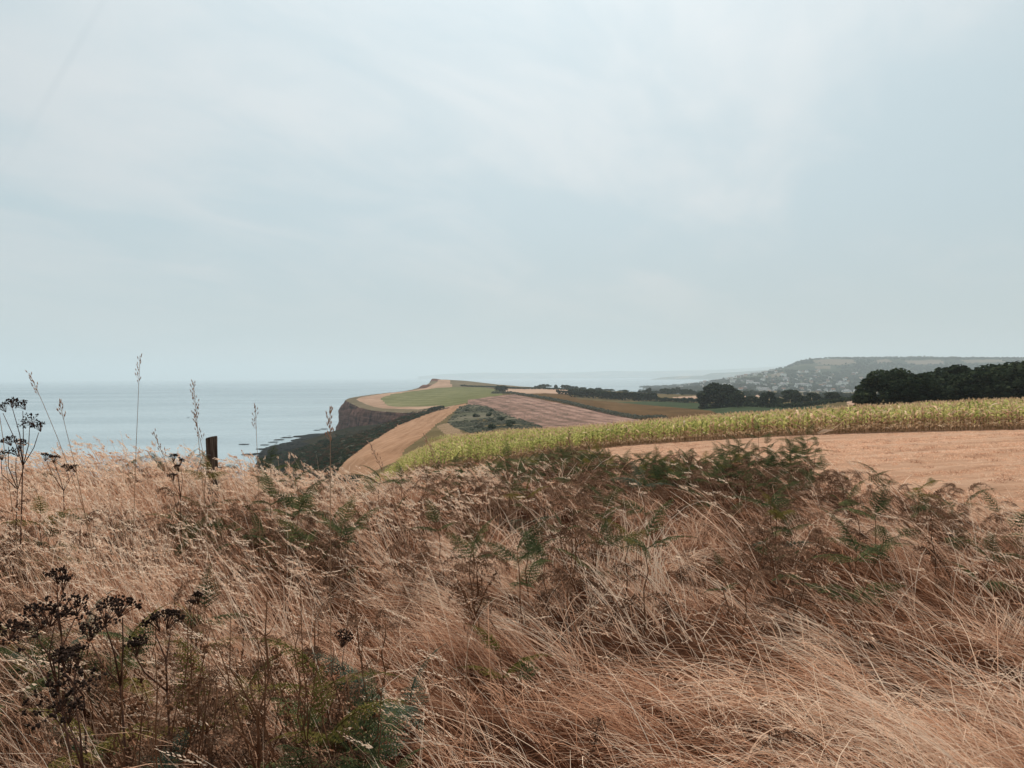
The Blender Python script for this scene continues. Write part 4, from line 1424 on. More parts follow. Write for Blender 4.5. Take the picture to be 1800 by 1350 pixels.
def fern_density(X, Y):
    """how thick the bracken stands"""
    px = 900 + F * X / np.maximum(Y, 0.5)
    band = np.clip((px - 720) / 120, 0, 1) * np.clip((1640 - px) / 120, 0, 1) * np.clip((Y - 6.9) / 1.6, 0, 1) * np.clip(0.45 + 3.2 * (fbm(X * 0.6 + 21, Y * 0.6, 471, 2) - 0.36), 0.25, 1)
    right = 0.45 * np.clip((px - 1560) / 80, 0, 1) * np.clip((Y - 5.8) / 1.2, 0, 1)
    return np.clip(np.maximum(band, right), 0, 1)


def weed_gap(X, Y, px):
    """seed stalks thin out where bracken and weeds stand"""
    w1 = np.clip((fbm(X * 0.9, Y * 0.9 + 3, 461, 3) - 0.47) * 14, 0, 1)
    w2 = np.clip((fbm(X * 0.8 + 9, Y * 0.8 + 3, 463, 3) - 0.5) * 14, 0, 1)
    return 1 - 0.8 * np.where(px < 620, w1, w2)


def grass_ok(X, Y):
    return (Y < dirt_near(X) - 0.15) | (X < 0.085 * Y + 0.7)


rsG = np.random.default_rng(123)
VV, QQ, AA = [], [], []
koff = 0


def push(V, Q, A):
    global koff
    VV.append(V.astype(np.float32))
    QQ.append(Q + koff)
    AA.append(A.astype(np.float32))
    koff += len(V)


def lay_layer(N, y0, y1, power, Lr, lean0, lean1, w_, tm, ts, azs, fern_cut, segs=4, hole=0.0, per=30, spread=0.05, x0=-220, x1=2020):
    """one layer of lodged blades growing in tufts that lean together"""
    M = N // per
    X, Y, px = sample_ground(M, y0, y1, power, rsG, x0, x1)
    hs = fbm(X * 2.0 + 14, Y * 2.0 + 70, 425, 3)
    ok = grass_ok(X, Y) & (rsG.random(M) < (1 - fern_cut * fern_density(X, Y)))
    if hole > 0:
        ok &= rsG.random(M) < np.clip(0.12 + 3.4 * (hs - 0.3), 0.1, 1)
    X, Y, px = X[ok], Y[ok], px[ok]
    m = len(X)
    clump = fbm(X * 1.1 + 77, Y * 1.1, 421, 3)
    patch = fbm(X * 0.55 + 31, Y * 0.55 + 8, 431, 3)
    leftness = np.clip((760 - px) / 500, 0, 1)
    tL = rsG.uniform(Lr[0], Lr[1], m) * (0.8 + 0.5 * clump)
    t0 = rsG.normal(lean0 - 18 * leftness + 30 * (0.5 - clump), 12, m)
    t1 = rsG.normal(lean1 - 20 * leftness, 10, m)
    ta = flow(X, Y) + rsG.normal(0, 1, m) * np.where(rsG.random(m) < 0.18, 1.3, azs)
    tt = rsG.normal(tm, ts, m) + 0.7 * (patch - 0.5) + 0.5 * (clump - 0.5)
    tc_ = rsG.normal(0, 0.4, m)
    k = np.repeat(np.arange(m), per)
    n = len(k)
    sp = spread * np.clip(Y[k] / 5, 0.8, 2.0)
    X2, Y2 = X[k] + rsG.normal(0, 1, n) * sp, Y[k] + rsG.normal(0, 1, n) * sp
    L_ = tL[k] * rsG.uniform(0.6, 1.15, n)
    l0 = np.radians(np.clip(t0[k] + rsG.normal(0, 10, n), 2, 86))
    l1 = np.radians(np.clip(t1[k] + rsG.normal(0, 9, n), 35, 120))
    az = ta[k] + rsG.normal(0, 0.16, n)
    tint = np.clip(tt[k] + rsG.normal(0, 0.15, n), 0.0, 1)
    wid = rsG.uniform(w_[0], w_[1], n) * np.clip(Y2 / 5.0, 0.8, 2.3)
    V, Q, A, tip, td = blades(np.stack([X2, Y2, ground_z(X2, Y2)], -1), L_, az, l0, l1, wid, segs, tint, tc_[k] + rsG.normal(0, 0.25, n), rsG)
    push(V, Q, A)


lay_layer(52000, 1.5, 20, 1.45, (0.26, 0.52), 64, 100, (0.0012, 0.0024), 0.24, 0.18, 0.4, 0.5, hole=1.0, per=16, spread=0.07)
lay_layer(58000, 1.5, 18, 1.4, (0.38, 0.78), 58, 97, (0.0011, 0.0022), 0.62, 0.17, 0.28, 0.55, segs=5, hole=1.0, per=34)
lay_layer(4200, 1.5, 14, 1.5, (0.4, 0.85), 40, 88, (0.0013, 0.0026), 0.95, 0.08, 0.8, 0.5, segs=5, per=2, spread=0.1)

lay_layer(3600, 1.5, 10, 1.5, (0.2, 0.45), 50, 100, (0.0026, 0.0046), 0.75, 0.18, 0.6, 0.5, segs=4, per=3, spread=0.06)
lay_layer(9000, 1.5, 12, 1.5, (0.10, 0.30), 70, 92, (0.0016, 0.0032), 0.85, 0.15, 1.6, 0.5, segs=3, per=1, spread=0.1)

# thinner cover to either side of the view
lay_layer(16000, 1.2, 9, 1.2, (0.34, 0.74), 56, 97, (0.0013, 0.0025), 0.55, 0.2, 0.3, 0.5, hole=1.0, per=30, x0=2020, x1=3300)
lay_layer(9000, 1.2, 12, 1.2, (0.34, 0.74), 46, 90, (0.0013, 0.0025), 0.6, 0.2, 0.3, 0.5, hole=1.0, per=30, x0=-900, x1=-220)

# standing and leaning stalks with loose seed heads
N2 = 30000
X, Y, px = sample_ground(N2, 1.7, 19, 1.15, rsG)
keepp = np.where(px < 620, 1.0, np.where(px < 900, 0.55, 0.10)) * np.clip(0.25 + 2.6 * (fbm(X * 1.2 + 4, Y * 1.2, 435, 3) - 0.3), 0.15, 1)
ok = grass_ok(X, Y) & (rsG.random(N2) < keepp * (1 - 0.5 * fern_density(X, Y)) * np.where((Y < 2.8) & (px < 720), 0.3, 1) * weed_gap(X, Y, px))
X, Y, px = X[ok], Y[ok], px[ok]
Z = ground_z(X, Y)
n = len(X)
leftness = np.clip((760 - px) / 500, 0, 1)
L_ = rsG.uniform(0.5, 0.92, n) * (0.82 + 0.2 * leftness) * np.clip(1.15 - 0.022 * Y, 0.8, 1)
l0 = np.radians(np.clip(rsG.normal(28, 10, n), 3, 65))
l1 = np.radians(np.clip(rsG.normal(66, 15, n), 25, 125))
az = flow(X, Y) * 0.4 + math.radians(162) * 0.6 + rsG.normal(0, 0.28, n)
tint = np.clip(rsG.normal(0.80, 0.15, n), 0.1, 1)
wid = rsG.uniform(0.0011, 0.0019, n) * np.clip(Y / 4.5, 0.85, 2.2)
V, Q, A, tip, td = blades(np.stack([X, Y, Z], -1), L_, az, l0, l1, wid, 5, tint, rsG.normal(0, 0.25, n), rsG, 1.7)
push(V, Q, A)
# seed heads: little husks along the last part of each stalk
H = 22
hl = rsG.uniform(0.09, 0.17, n)
for h in range(H):
    f = h / (H - 1)
    back = (hl * (1 - f))[:, None]
    cpt = tip - td * back + np.array([0, 0, 1.0]) * (back * back * 1.2)
    sd_ = rsG.normal(0, 1, (n, 3))
    sd_ -= (sd_ * td).sum(1)[:, None] * td
    sd_ /= np.linalg.norm(sd_, axis=1)[:, None] + 1e-9
    dirn = td * 0.93 + sd_ * (0.30 - 0.12 * f)
    dirn /= np.linalg.norm(dirn, axis=1)[:, None]
    wv_ = np.cross(dirn, rsG.normal(size=(n, 3)))
    wv_ /= np.linalg.norm(wv_, axis=1)[:, None] + 1e-9
    ln = (rsG.uniform(0.010, 0.017, n) * (1.15 - 0.45 * f) * np.clip(Y / 3.6, 1, 2.2))[:, None]
    ww = ln * 0.16
    base = cpt + sd_ * 0.0028 * np.clip(Y / 5, 0.8, 1.6)[:, None]
    Vq = np.stack([base, base + dirn * ln * 0.45 - wv_ * ww, base + dirn * ln, base + dirn * ln * 0.45 + wv_ * ww], 1).reshape(-1, 3)
    push(Vq, np.arange(4 * n).reshape(-1, 4), np.repeat(np.clip(tint + rsG.normal(0.14, 0.13, n), 0, 1), 4))
gm = mesh_np('dry_grass', np.concatenate(VV), np.concatenate(QQ), None, m_straw, {'tint': np.concatenate(AA)})
tag(obj('dry_grass', gm), 'windswept dry straw coloured grass covering the foreground bank', 'grass', kind='stuff')

# short stubble on the mown strip and around (instanced tufts)
def tuft(seed, n, lo, hi, spread, wid, tmin, tmax):
    rs = np.random.default_rng(seed)
    P = np.c_[rs.normal(0, spread, (n, 2)), np.zeros(n)]
    V, Q, A, _, _ = blades(P, rs.uniform(lo, hi, n), rs.uniform(0, 6.28, n), np.radians(rs.uniform(5, 40, n)), np.radians(rs.uniform(30, 110, n)), np.full(n, wid), 2, rs.uniform(tmin, tmax, n), rs.normal(0, 0.3, n), rs)
    return mesh_np('tuft', V, Q, None, m_straw, {'tint': A})


STUB = [tuft(900 + i, 26, 0.03, 0.10, 0.07, 0.003, 0.55, 1.0) for i in range(4)] + [tuft(910, 22, 0.08, 0.2, 0.06, 0.003, 0.1, 0.5)]
X, Y, px = sample_ground(26000, 7.5, 60, 1.35, rsG, 950, 2050)
ok = is_dirt(X, Y + 0.4) & (rsG.random(len(X)) < 0.6 * np.clip(3.4 * fbm(X * 0.22, Y * 1.1 + 4, 441, 3) - 1.3, 0.05, 1))
X, Y = X[ok], Y[ok]
n = len(X)
scatter('stubble', np.c_[X, Y, ground_z(X, Y)], np.c_[np.zeros((n, 2)), rsG.uniform(0, 6, n)], np.stack([rsG.uniform(0.8, 1.5, n) * np.clip(Y / 18, 0.8, 1.6), rsG.uniform(0.8, 1.5, n) * np.clip(Y / 18, 0.8, 1.6), rsG.uniform(0.3, 0.6, n) * np.clip(Y / 18, 0.8, 1.4)], -1), np.where(rsG.random(n) < 0.93, rsG.integers(0, 4, n), 4), STUB, 'short pale stubble on the mown strip before the maize', 'grass')

# ------------------------------------------------------------------ bracken
def frond(seed, mat, Ln=0.5, dry=0.0, arch=0.9, npin=11):
    """one bracken frond pointing along +x from its joint: midrib, paired leaflets each made of small lobes"""
    rs = np.random.default_rng(seed)
    acc = Acc()
    n = npin
    p = np.zeros(3)
    ang = 0.35
    mid = [p.copy()]
    for i in range(n + 2):
        p = p + np.array([math.cos(ang), rs.normal(0, 0.05 + 0.1 * dry), math.sin(ang)]) * Ln / (n + 2)
        ang -= arch * rs.uniform(0.6, 1.4) / (n + 2) * (1 + dry * 0.8)
        mid.append(p.copy())
    mid = np.array(mid)
    acc.tube(mid, np.linspace(0.0035, 0.0012, len(mid)), 4, 0.35, False)
    Vs, As = [], []
    for i in range(1, n + 2):
        t_ = i / (n + 2)
        pl = Ln * 0.36 * (1 - t_) ** 0.8 * min(1, 0.75 + 2 * t_) * rs.uniform(0.85, 1.1) * (1 - 0.3 * dry)
        fw = mid[min(i + 1, n + 2)] - mid[i - 1]
        fw /= np.linalg.norm(fw)
        for sg in (-1, 1):
            sd_ = np.array([0, sg, 0]) * 0.86 + fw * 0.5
            sd_ /= np.linalg.norm(sd_)
            upn = np.cross(fw, np.array([0, 1.0, 0]))
            upn = upn if upn[2] > 0 else -upn
            nl = max(4, int(pl / 0.016))
            q = mid[i].copy()
            dr = sd_.copy()
            roll = rs.normal(0, 0.25 + 0.9 * dry)
            for k in range(nl):
                s = k / nl
                st = pl / nl
                dr = dr - np.array([0, 0, 1]) * (0.05 + 0.22 * dry * rs.uniform(0, 2)) + rs.normal(0, 0.02 + 0.13 * dry, 3)
                dr /= np.linalg.norm(dr)
                a_ = np.cross(upn, dr)
                a_ /= np.linalg.norm(a_) + 1e-9
                lw = pl * 0.27 * (1 - s) ** 0.7 * rs.uniform(0.8, 1.2) + 0.003
                for s2 in (-1, 1):
                    out_ = a_ * s2 * math.cos(roll) + upn * math.sin(roll) * s2 + dr * 0.45 + rs.normal(0, 0.05 + 0.35 * dry, 3)
                    out_ /= np.linalg.norm(out_)
                    Vs.append([q, q + out_ * lw * 0.5 - dr * st * 0.42, q + out_ * lw, q + out_ * lw * 0.5 + dr * st * 0.42])
                    As += [np.clip(rs.normal(0.5, 0.16), 0, 1)] * 4
                q = q + dr * st
    Vs = np.array(Vs).reshape(-1, 3)
    acc.add(Vs, np.arange(len(Vs)).reshape(-1, 4), None, np.array(As))
    return acc.mesh('frond', mat)


FR = {'green': [frond(1000 + i, m_fern_green, 0.5, 0.05) for i in range(4)],
      'blue': [frond(1010 + i, m_fern_blue, 0.5, 0.08) for i in range(3)],
      'yellow': [frond(1020 + i, m_fern_yellow, 0.5, 0.15) for i in range(3)],
      'brown': [frond(1030 + i, m_fern_brown, 0.5, 0.55 + 0.12 * i, 1.5) for i in range(5)]}


def stipe_mesh(seed):
    rs = np.random.default_rng(seed)
    a = Acc()
    pts = [np.array([0, 0, -0.05])]
    for i in range(6):
        pts.append(pts[-1] + np.array([rs.normal(0, 0.012), rs.normal(0, 0.012), 0.175]))
    a.tube(pts, np.linspace(0.006, 0.002, 7), 5, 0.5)
    return a.mesh('stem', m_stipe), np.array(pts)


STIPES = [stipe_mesh(1100 + i) for i in range(5)]
BR_LAB = {}


def bracken(loc, hgt, kind, label, group, rs, lean=(0, 0), npair=2, fs=1.0):
    """kind: colour key or a (lower, upper) pair; fronds in opposite pairs and one at the tip"""
    e = empty('bracken', loc, rs.uniform(0, 6.28))
    e.rotation_euler[0], e.rotation_euler[1] = lean
    lo, hi_ = kind if isinstance(kind, tuple) else (kind, kind)
    sm, sp = STIPES[int(rs.integers(0, 5))]
    obj('stem', sm, e, sc=(1, 1, hgt))
    base_az = rs.uniform(0, 6.28)
    for i in range(npair):
        h = 0.38 + 0.5 * i / max(1, npair - 1) if npair > 1 else 0.6
        pos = np.array([np.interp(h, sp[:, 2], sp[:, 0]), np.interp(h, sp[:, 2], sp[:, 1]), h * hgt])
        k = lo if i < npair / 2 else hi_
        for sg in (0, 1):
            me = FR[k][int(rs.integers(0, len(FR[k])))]
            s = fs * (1.05 - 0.3 * i / max(1, npair)) * rs.uniform(0.8, 1.15)
            obj('frond', me, e, pos, (rs.normal(0, 0.25), -rs.uniform(0.0, 0.5), base_az + PI * sg + rs.normal(0, 0.3) + 0.5 * i), s)
    me = FR[hi_][int(rs.integers(0, len(FR[hi_])))]
    obj('frond', me, e, (sp[-1][0], sp[-1][1], sp[-1][2] * hgt), (rs.normal(0, 0.3), -rs.uniform(0.5, 1.1), rs.uniform(0, 6.28)), fs * 0.8)
    if label:
        tag(e, label, 'bracken', group)
    return e


rsB = np.random.default_rng(222)
# singled-out plants: picture column, distance, height, kind, label
solo = [
    (1095, 5.0, 0.5, ('brown', 'yellow'), 'lone bracken with bright yellow green tip in the flattened grass, centre right', 2, 0.6),
    (885, 3.35, 0.32, 'yellow', 'small yellow green bracken low in the flattened grass at the bottom centre', 1, 0.6),
    (930, 7.4, 0.5, ('blue', 'yellow'), 'bracken with a pointed yellow green frond just before the thicket', 2, 0.7),
    (1370, 6.3, 0.5, ('blue', 'yellow'), 'yellow and blue green bracken standing before the dark thicket', 2, 0.8),
    (1720, 5.2, 0.35, 'green', 'low dark green bracken on the right in the flattened grass', 2, 0.6),
    (1280, 4.7, 0.36, 'green', 'thin upright green shoot in the flattened grass right of centre', 1, 0.35),
    (480, 8.2, 0.62, 'green', 'bushy green bracken right of the fence post', 3, 0.8),
    (355, 7.4, 0.6, ('green', 'yellow'), 'green bracken in the grass below the fence post', 2, 0.8),
    (75, 5.0, 0.62, 'yellow', 'yellow green bracken tip by the black seed heads at left', 2, 0.6),
    (240, 2.75, 0.5, ('brown', 'yellow'), 'big yellow green bracken at the bottom left by the black seed clusters', 2, 0.75),
    (330, 2.55, 0.42, ('green', 'yellow'), 'dark green bracken with yellow top at the bottom left', 2, 0.8),
    (420, 2.75, 0.42, ('brown', 'yellow'), 'yellow tipped bracken behind the red branching stem', 2, 0.6),
    (560, 2.6, 0.55, ('green', 'yellow'), 'tall leafy bracken with yellow tip at the bottom, left of centre', 3, 0.7),
    (645, 2.75, 0.42, 'blue', 'blue green bracken with long side fronds at the bottom, left of centre', 3, 0.75),
    (715, 3.1, 0.22, 'blue', 'pale blue green frond reaching right over the flattened grass', 1, 0.7),
    (120, 2.5, 0.25, 'blue', 'small pale blue green frond at the bottom left corner', 1, 0.6),
    (610, 5.4, 0.42, ('brown', 'green'), 'half brown bracken with green tip in the middle of the left slope', 2, 0.7),
    (660, 8.6, 0.5, ('brown', 'green'), 'brown bracken with dark green top near the grass crest', 2, 0.9),
    (830, 4.3, 0.55, 'brown', 'dark red brown dead plant standing in the centre of the grass', 3, 0.5),
    (1140, 7.6, 0.55, ('green', 'blue'), 'blue green bracken in front of the thicket, centre right', 2, 0.8),
    (990, 5.9, 0.4, ('brown', 'green'), 'small half green bracken left of the lone yellow tipped one', 2, 0.55),
    (1610, 7.0, 0.5, ('brown', 'yellow'), 'yellowing brown bracken near the right end of the thicket', 2, 0.7),
    (1430, 12.3, 0.85, 'green', 'tallest green bracken on the skyline of the thicket before the mown strip', 3, 0.8),
    (1335, 12.4, 0.88, ('brown', 'green'), 'tall brown green bracken left of the tallest one on the thicket skyline', 3, 0.8),
    (1385, 12.6, 0.82, 'green', 'tall green bracken between the two peaks of the thicket skyline', 3, 0.8),
]
for (px, Y, h, kind, lb, npair, fs_) in solo:
    g = on_ground(px, Y)
    bracken(g, h, kind, lb, 'bracken plants in the grass', rsB, (rsB.normal(0, 0.08), rsB.normal(0, 0.08)), npair, fs_)

for i in range(62):
    px, Y = rsB.uniform(-20, 720), rsB.uniform(2.1, 3.4)
    r = rsB.random()
    kind = 'brown' if r < 0.58 else ('brown', 'yellow') if r < 0.70 else ('brown', 'green') if r < 0.84 else 'green' if r < 0.93 else 'blue'
    look = {'brown': 'rust brown bracken plants', ('brown', 'yellow'): 'yellow tipped bracken plants', ('brown', 'green'): 'half brown bracken plants', 'green': 'dark green bracken plants', 'blue': 'blue green bracken plants'}[kind]
    eb = bracken(on_ground(px, Y), rsB.uniform(0.34, 0.6), kind, None, None, rsB, (rsB.normal(0, 0.15), rsB.normal(0, 0.15)), 2, rsB.uniform(0.42, 0.66))
    later(eb, ('bracken', look), 'at the bottom left', 'bracken plants at the bottom left', px)

for i in range(26):
    px = rsB.choice([1330, 1385, 1430, 1240, 1500], p=[0.3, 0.22, 0.26, 0.11, 0.11]) + rsB.normal(0, 34)
    Y = rsB.uniform(10.8, 12.7)
    kind = 'green' if i % 3 else ('brown', 'green')
    eb = bracken(on_ground(px, Y), rsB.uniform(0.52, 0.70) * (1 if 1290 < px < 1460 else 0.85), kind, None, None, rsB, (rsB.normal(0, 0.1), rsB.normal(0, 0.1)), 3, rsB.uniform(0.55, 0.75))
    later(eb, ('bracken', 'tall green bracken plants' if i % 3 else 'tall half brown bracken plants'), 'on top of the thicket', 'tall bracken on top of the thicket', px)

cnt = 0
tries = 0
while cnt < 225 and tries < 6000:
    tries += 1
    if rsB.random() < 0.52:
        px, Y = rsB.uniform(720, 1660), 7.0 + 6.4 * rsB.random() ** 0.75
        if px < 1080 and rsB.random() < 0.6:
            Y = rsB.uniform(12.5, 17.5)
        zone = 'thicket'
    elif rsB.random() < 0.5:
        px, Y = rsB.uniform(1560, 1860), rsB.uniform(5.2, 7.6)
        zone = 'right'
    else:
        px, Y = (rsB.uniform(-60, 1000), rsB.uniform(3.4, 9.2)) if rsB.random() < 0.75 else (rsB.uniform(1000, 1750), rsB.uniform(4.2, 6.6))
        zone = 'left' if px < 640 else 'middle'
    X = (px - 900) / F * Y
    if zone in ('thicket', 'right') and ((Y > float(dirt_near(np.array([X]))[0]) - 0.3 and X > 0.085 * Y + 0.6) or rsB.random() > fern_density(np.array([X]), np.array([Y]))[0]):
        continue
    if zone in ('left', 'middle') and weed_gap(np.array([X]), np.array([Y]), np.array([px]))[0] > 0.5:
        continue
    r = rsB.random()
    if zone in ('left', 'middle'):
        kind = 'brown' if r < 0.55 else ('brown', 'green') if r < 0.85 else 'green'
        h = rsB.uniform(0.38, 0.62)
    else:
        r = r * (0.72 if Y < 10 else 1.0) + (0 if Y < 10 else 0.0)
        lim = 0.5 if Y < 10 else 0.26
        kind = 'brown' if r < lim else ('brown', 'green') if r < lim + 0.26 else 'green' if r < lim + 0.5 else ('green', 'yellow') if r < lim + 0.6 else ('brown', 'yellow')
        h = rsB.uniform(0.42, 0.66) * (0.66 + 0.02 * (Y - 7)) * (1.2 if px < 1080 and Y > 11 else 1) * (0.45 if zone == 'right' else 1)
    look = 'rust brown bracken plants' if kind == 'brown' else 'dark green bracken plants' if kind in ('green', ('green', 'yellow')) else 'half brown bracken plants'
    where = {'thicket': 'in the thicket', 'right': 'right of the thicket', 'left': 'on the left bank', 'middle': 'in the flattened grass'}[zone]
    z = float(ground_z(np.array([X]), np.array([Y]))[0])
    eb = bracken((X, Y, z), h, kind, None, None, rsB, (rsB.normal(0, 0.15), rsB.normal(0, 0.15)), 2, rsB.uniform(0.6, 0.9) * (0.65 if zone == 'right' else 1))
    later(eb, ('bracken', look), where, 'bracken plants of the thicket and bank', px)
    cnt += 1

# dead brown fronds filling the thicket and lying through the grass
X, Y, px = sample_ground(14000, 2.2, 18.5, 0.9, rsG, -150, 1950)
dens = np.where(px < 620, 0.7 * (fbm(X * 0.9, Y * 0.9 + 3, 461, 3) > 0.5), 0.16 * (fbm(X * 0.8 + 9, Y * 0.8 + 3, 463, 3) > 0.5) * np.clip((Y - 3.8) / 1.5, 0.06, 1)) + 0.62 * fern_density(X, Y)
ok = grass_ok(X, Y) & (rsG.random(len(X)) < dens)
X, Y, px = X[ok], Y[ok], px[ok]
n = len(X)
fd = fern_density(X, Y)
zz_ = ground_z(X, Y) + rsG.uniform(0.1, 0.36, n) + fd * rsG.uniform(-0.05, 0.2, n)
BAKE = FR['brown'] + FR['green'][:3]
pk = np.where(rsG.random(n) < 0.87 - 0.27 * np.clip((Y - 9) / 2, 0, 1), rsG.integers(0, 5, n), rsG.integers(5, 8, n))
scatter('dead_bracken_litter', np.c_[X, Y, zz_], np.c_[rsG.normal(0, 0.5, n), rsG.uniform(-0.9, 0.3, n), rsG.uniform(0, 6.28, n)], rsG.uniform(0.4, 0.8, n), pk, BAKE, 'tangle of dead brown bracken fronds in the thicket and the grass', 'bracken')

# ------------------------------------------------------------------ single tall grass stalks against the sea
def tall_stalk(tip_px, base_px, Y, head, label, seed, bend=0.0, dense=1.0):
    rs = np.random.default_rng(seed)
    tip = at(tip_px[0], tip_px[1], Y)
    base = on_ground(base_px, Y)
    e = empty('grass_stalk', base)
    v = tip - base
    n = 9
    pts = []
    for i in range(n + 1):
        t_ = i / n
        lat = v[0] * (t_ ** (1 + bend))
        pts.append([lat, rs.normal(0, 0.002), v[2] * t_])
    pts = np.array(pts)
    a = Acc()
    a.tube(pts, np.linspace(0.0024, 0.0011, n + 1), 5, 0.4)
    obj('stem', a.mesh('stem', m_stalk), e)
    a = Acc()
    Lh = np.linalg.norm(v)
    m = int(16 * dense)
    for k in range(m):
        t_ = 1 - head / Lh * (1 - k / m)
        c0 = np.array([np.interp(t_, np.linspace(0, 1, n + 1), pts[:, j]) for j in range(3)])
        tn = pts[-1] - pts[-3]
        tn /= np.linalg.norm(tn)
        an = rs.uniform(0, 6.28)
        sd_ = np.array([math.cos(an), math.sin(an), 0.0])
        br = 0.02 * (1 - 0.6 * k / m) * rs.uniform(0.3, 1.2)
        q = c0 + sd_ * br + tn * br * 1.1
        a.tube([c0, q], 0.0006, 3, 0.4, False)
        dd = tn * 0.9 + sd_ * 0.25
        dd /= np.linalg.norm(dd)
        ln = rs.uniform(0.013, 0.02)
        a.tube([q, q + dd * ln * 0.35, q + dd * ln * 0.7, q + dd * ln], [0.0006, 0.0026, 0.002, 0.0003], 5, rs.uniform(0.2, 0.8))
    obj('seed_head', a.mesh('seed_head', m_seed), e)
    tag(e, label, 'grass stalk')
    return e


tall_stalk((246, 625), 226, 4.4, 0.17, 'tallest dry grass stalk rising straight above the sea horizon', 1, 0.3)
tall_stalk((52, 656), 196, 4.0, 0.12, 'grass stalk leaning left with its head touching the horizon at far left', 2, 0.55)
tall_stalk((-14, 640), 45, 3.6, 0.12, 'grass stalk at the left edge of the picture', 3, 0.4)
tall_stalk((104, 705), 178, 4.0, 0.1, 'shorter leaning grass stalk beside the leftmost pair', 4, 0.5)
tall_stalk((339, 671), 372, 3.9, 0.2, 'grass stalk with dense head just left of the fence post', 5, 0.45, 1.6)
tall_stalk((340, 725), 405, 4.2, 0.16, 'grass stalk crossing in front of the fence post', 6, 0.6, 1.3)
tall_stalk((449, 712), 458, 4.4, 0.15, 'thin upright grass stalk right of the fence post', 7, 0.2)
tall_stalk((580, 718), 577, 3.0, 0.14, 'grass stalk with plump head before the headland cliff', 8, 0.2, 1.5)
tall_stalk((270, 758), 352, 4.2, 0.16, 'drooping grass stalk between the tallest stalk and the post', 9, 0.9)
tall_stalk((1000, 764), 1040, 5.0, 0.1, 'lone pale grass stalk rising in front of the maize', 10, 0.5)
tall_stalk((747, 765), 830, 4.2, 0.18, 'pale grass stalk bending left before the mown slope', 12, 0.8, 1.3)
tall_stalk((650, 778), 740, 4.3, 0.18, 'pale nodding grass stalk just right of the coastal bushes', 13, 0.9, 1.3)

# ------------------------------------------------------------------ dead black umbel plants
def seed_blob(a, c, r, rs):
    n, m = 5, 3
    V = []
    for i in range(m):
        z = -0.7 + 0.7 * i
        q = math.sqrt(max(0.1, 1 - z * z))
        for j in range(n):
            an = 2 * PI * j / n + i * 0.5
            k = rs.uniform(0.75, 1.25)
            V.append(np.array(c) + r * k * np.array([q * math.cos(an), q * math.sin(an), z]))
    V += [np.array(c) - (0, 0, r), np.array(c) + (0, 0, r)]
    Q = [(i * n + j, i * n + (j + 1) % n, (i + 1) * n + (j + 1) % n, (i + 1) * n + j) for i in range(m - 1) for j in range(n)]
    T = [(n * m, (j + 1) % n, j) for j in range(n)] + [(n * m + 1, (m - 1) * n + j, (m - 1) * n + (j + 1) % n) for j in range(n)]
    a.add(V, Q, T, rs.uniform(0.1, 0.9))


def umbel_plant(base, heads, Y, label, seed, thick=0.004):
    """base: picture column of the foot; heads: (px, py, radius in metres, tilt)"""
    rs = np.random.default_rng(seed)
    g = on_ground(base, Y)
    e = empty('dead_umbellifer', g)
    H = [at(px, py, Y + rs.uniform(-0.12, 0.12)) - g for px, py, _, _ in heads]
    top = np.mean(H, axis=0)
    node = np.array([top[0] * 0.74 + 0.02, 0.01, top[2] * 0.74])
    a = Acc()
    a.tube([(0, 0, -0.05), node * 0.5 + (0.012, 0, 0), node], [thick * 1.5, thick * 1.25, thick], 6, 0.4)
    for h in H:
        mid = node * 0.45 + h * 0.55 + np.array([rs.normal(0, 0.015), rs.normal(0, 0.015), -0.02])
        a.tube([node, mid, h - (0, 0, 0.035)], [thick * 0.9, thick * 0.75, thick * 0.55], 5, 0.4)
    obj('stem', a.mesh('stem', m_deadstem), e)
    for h, (_, _, r, tilt) in zip(H, heads):
        u = empty('umbel', h)
        u.parent = e
        u.location = h
        u.rotation_euler = (rs.normal(0, 0.3), tilt, rs.uniform(0, 6))
        ra, sb = Acc(), Acc()
        nray = int(9 + r * 95)
        for k in range(nray):
            an = k * 2.4
            q = r * math.sqrt((k + 0.5) / nray)
            p1 = np.array([q * math.cos(an), q * math.sin(an), 0.02 - q * q / r * 0.25])
            ra.tube([(0, 0, -0.035), p1 * 0.55 + (0, 0, -0.012), p1], 0.0011, 4, 0.3, False)
            for z in range(6):
                seed_blob(sb, p1 + rs.normal(0, 0.005, 3), rs.uniform(0.0024, 0.0046) * (1.05 if Y < 2.4 else 1), rs)
        obj('ray', ra.mesh('ray', m_deadstem), u)
        obj('seed_cluster', sb.mesh('seed_cluster', m_black), u)
    tag(e, label, 'dead plant', 'dead black seeded plants')


umbel_plant(20, [(5, 716, 0.038, 0), (22, 708, 0.035, 0.1), (40, 712, 0.038, 0), (52, 740, 0.062, 0.35), (68, 750, 0.038, 0.5)], 4.53, 'tall dead umbel plant with black seeds against the sea at far left', 31, 0.0032)
umbel_plant(10, [(15, 775, 0.043, 0), (35, 780, 0.038, 0.2), (2, 800, 0.043, 0), (28, 795, 0.038, -0.3)], 4.70, 'dead umbel plant with ragged black heads lower at far left', 32, 0.0032)
umbel_plant(105, [(82, 803, 0.038, 0), (95, 806, 0.035, 0), (118, 822, 0.042, 0.2), (130, 824, 0.038, 0.2)], 5.76, 'small dead umbel plant with black heads in the pale grass', 33, 0.0032)
umbel_plant(308, [(305, 804, 0.029, 0), (312, 822, 0.021, 0.3), (304, 838, 0.029, 0), (318, 812, 0.018, 0.2)], 5.54, 'thin dead stalk with dark seed heads left of the fence post', 34, 0.0026)
umbel_plant(150, [(60, 1093, 0.097, -0.35), (95, 1080, 0.077, -0.35), (20, 1105, 0.056, -0.2), (132, 1066, 0.048, -0.2)], 2.22, 'dead umbel plant with a long tilted row of black seed heads at lower left', 35, 0.0032)
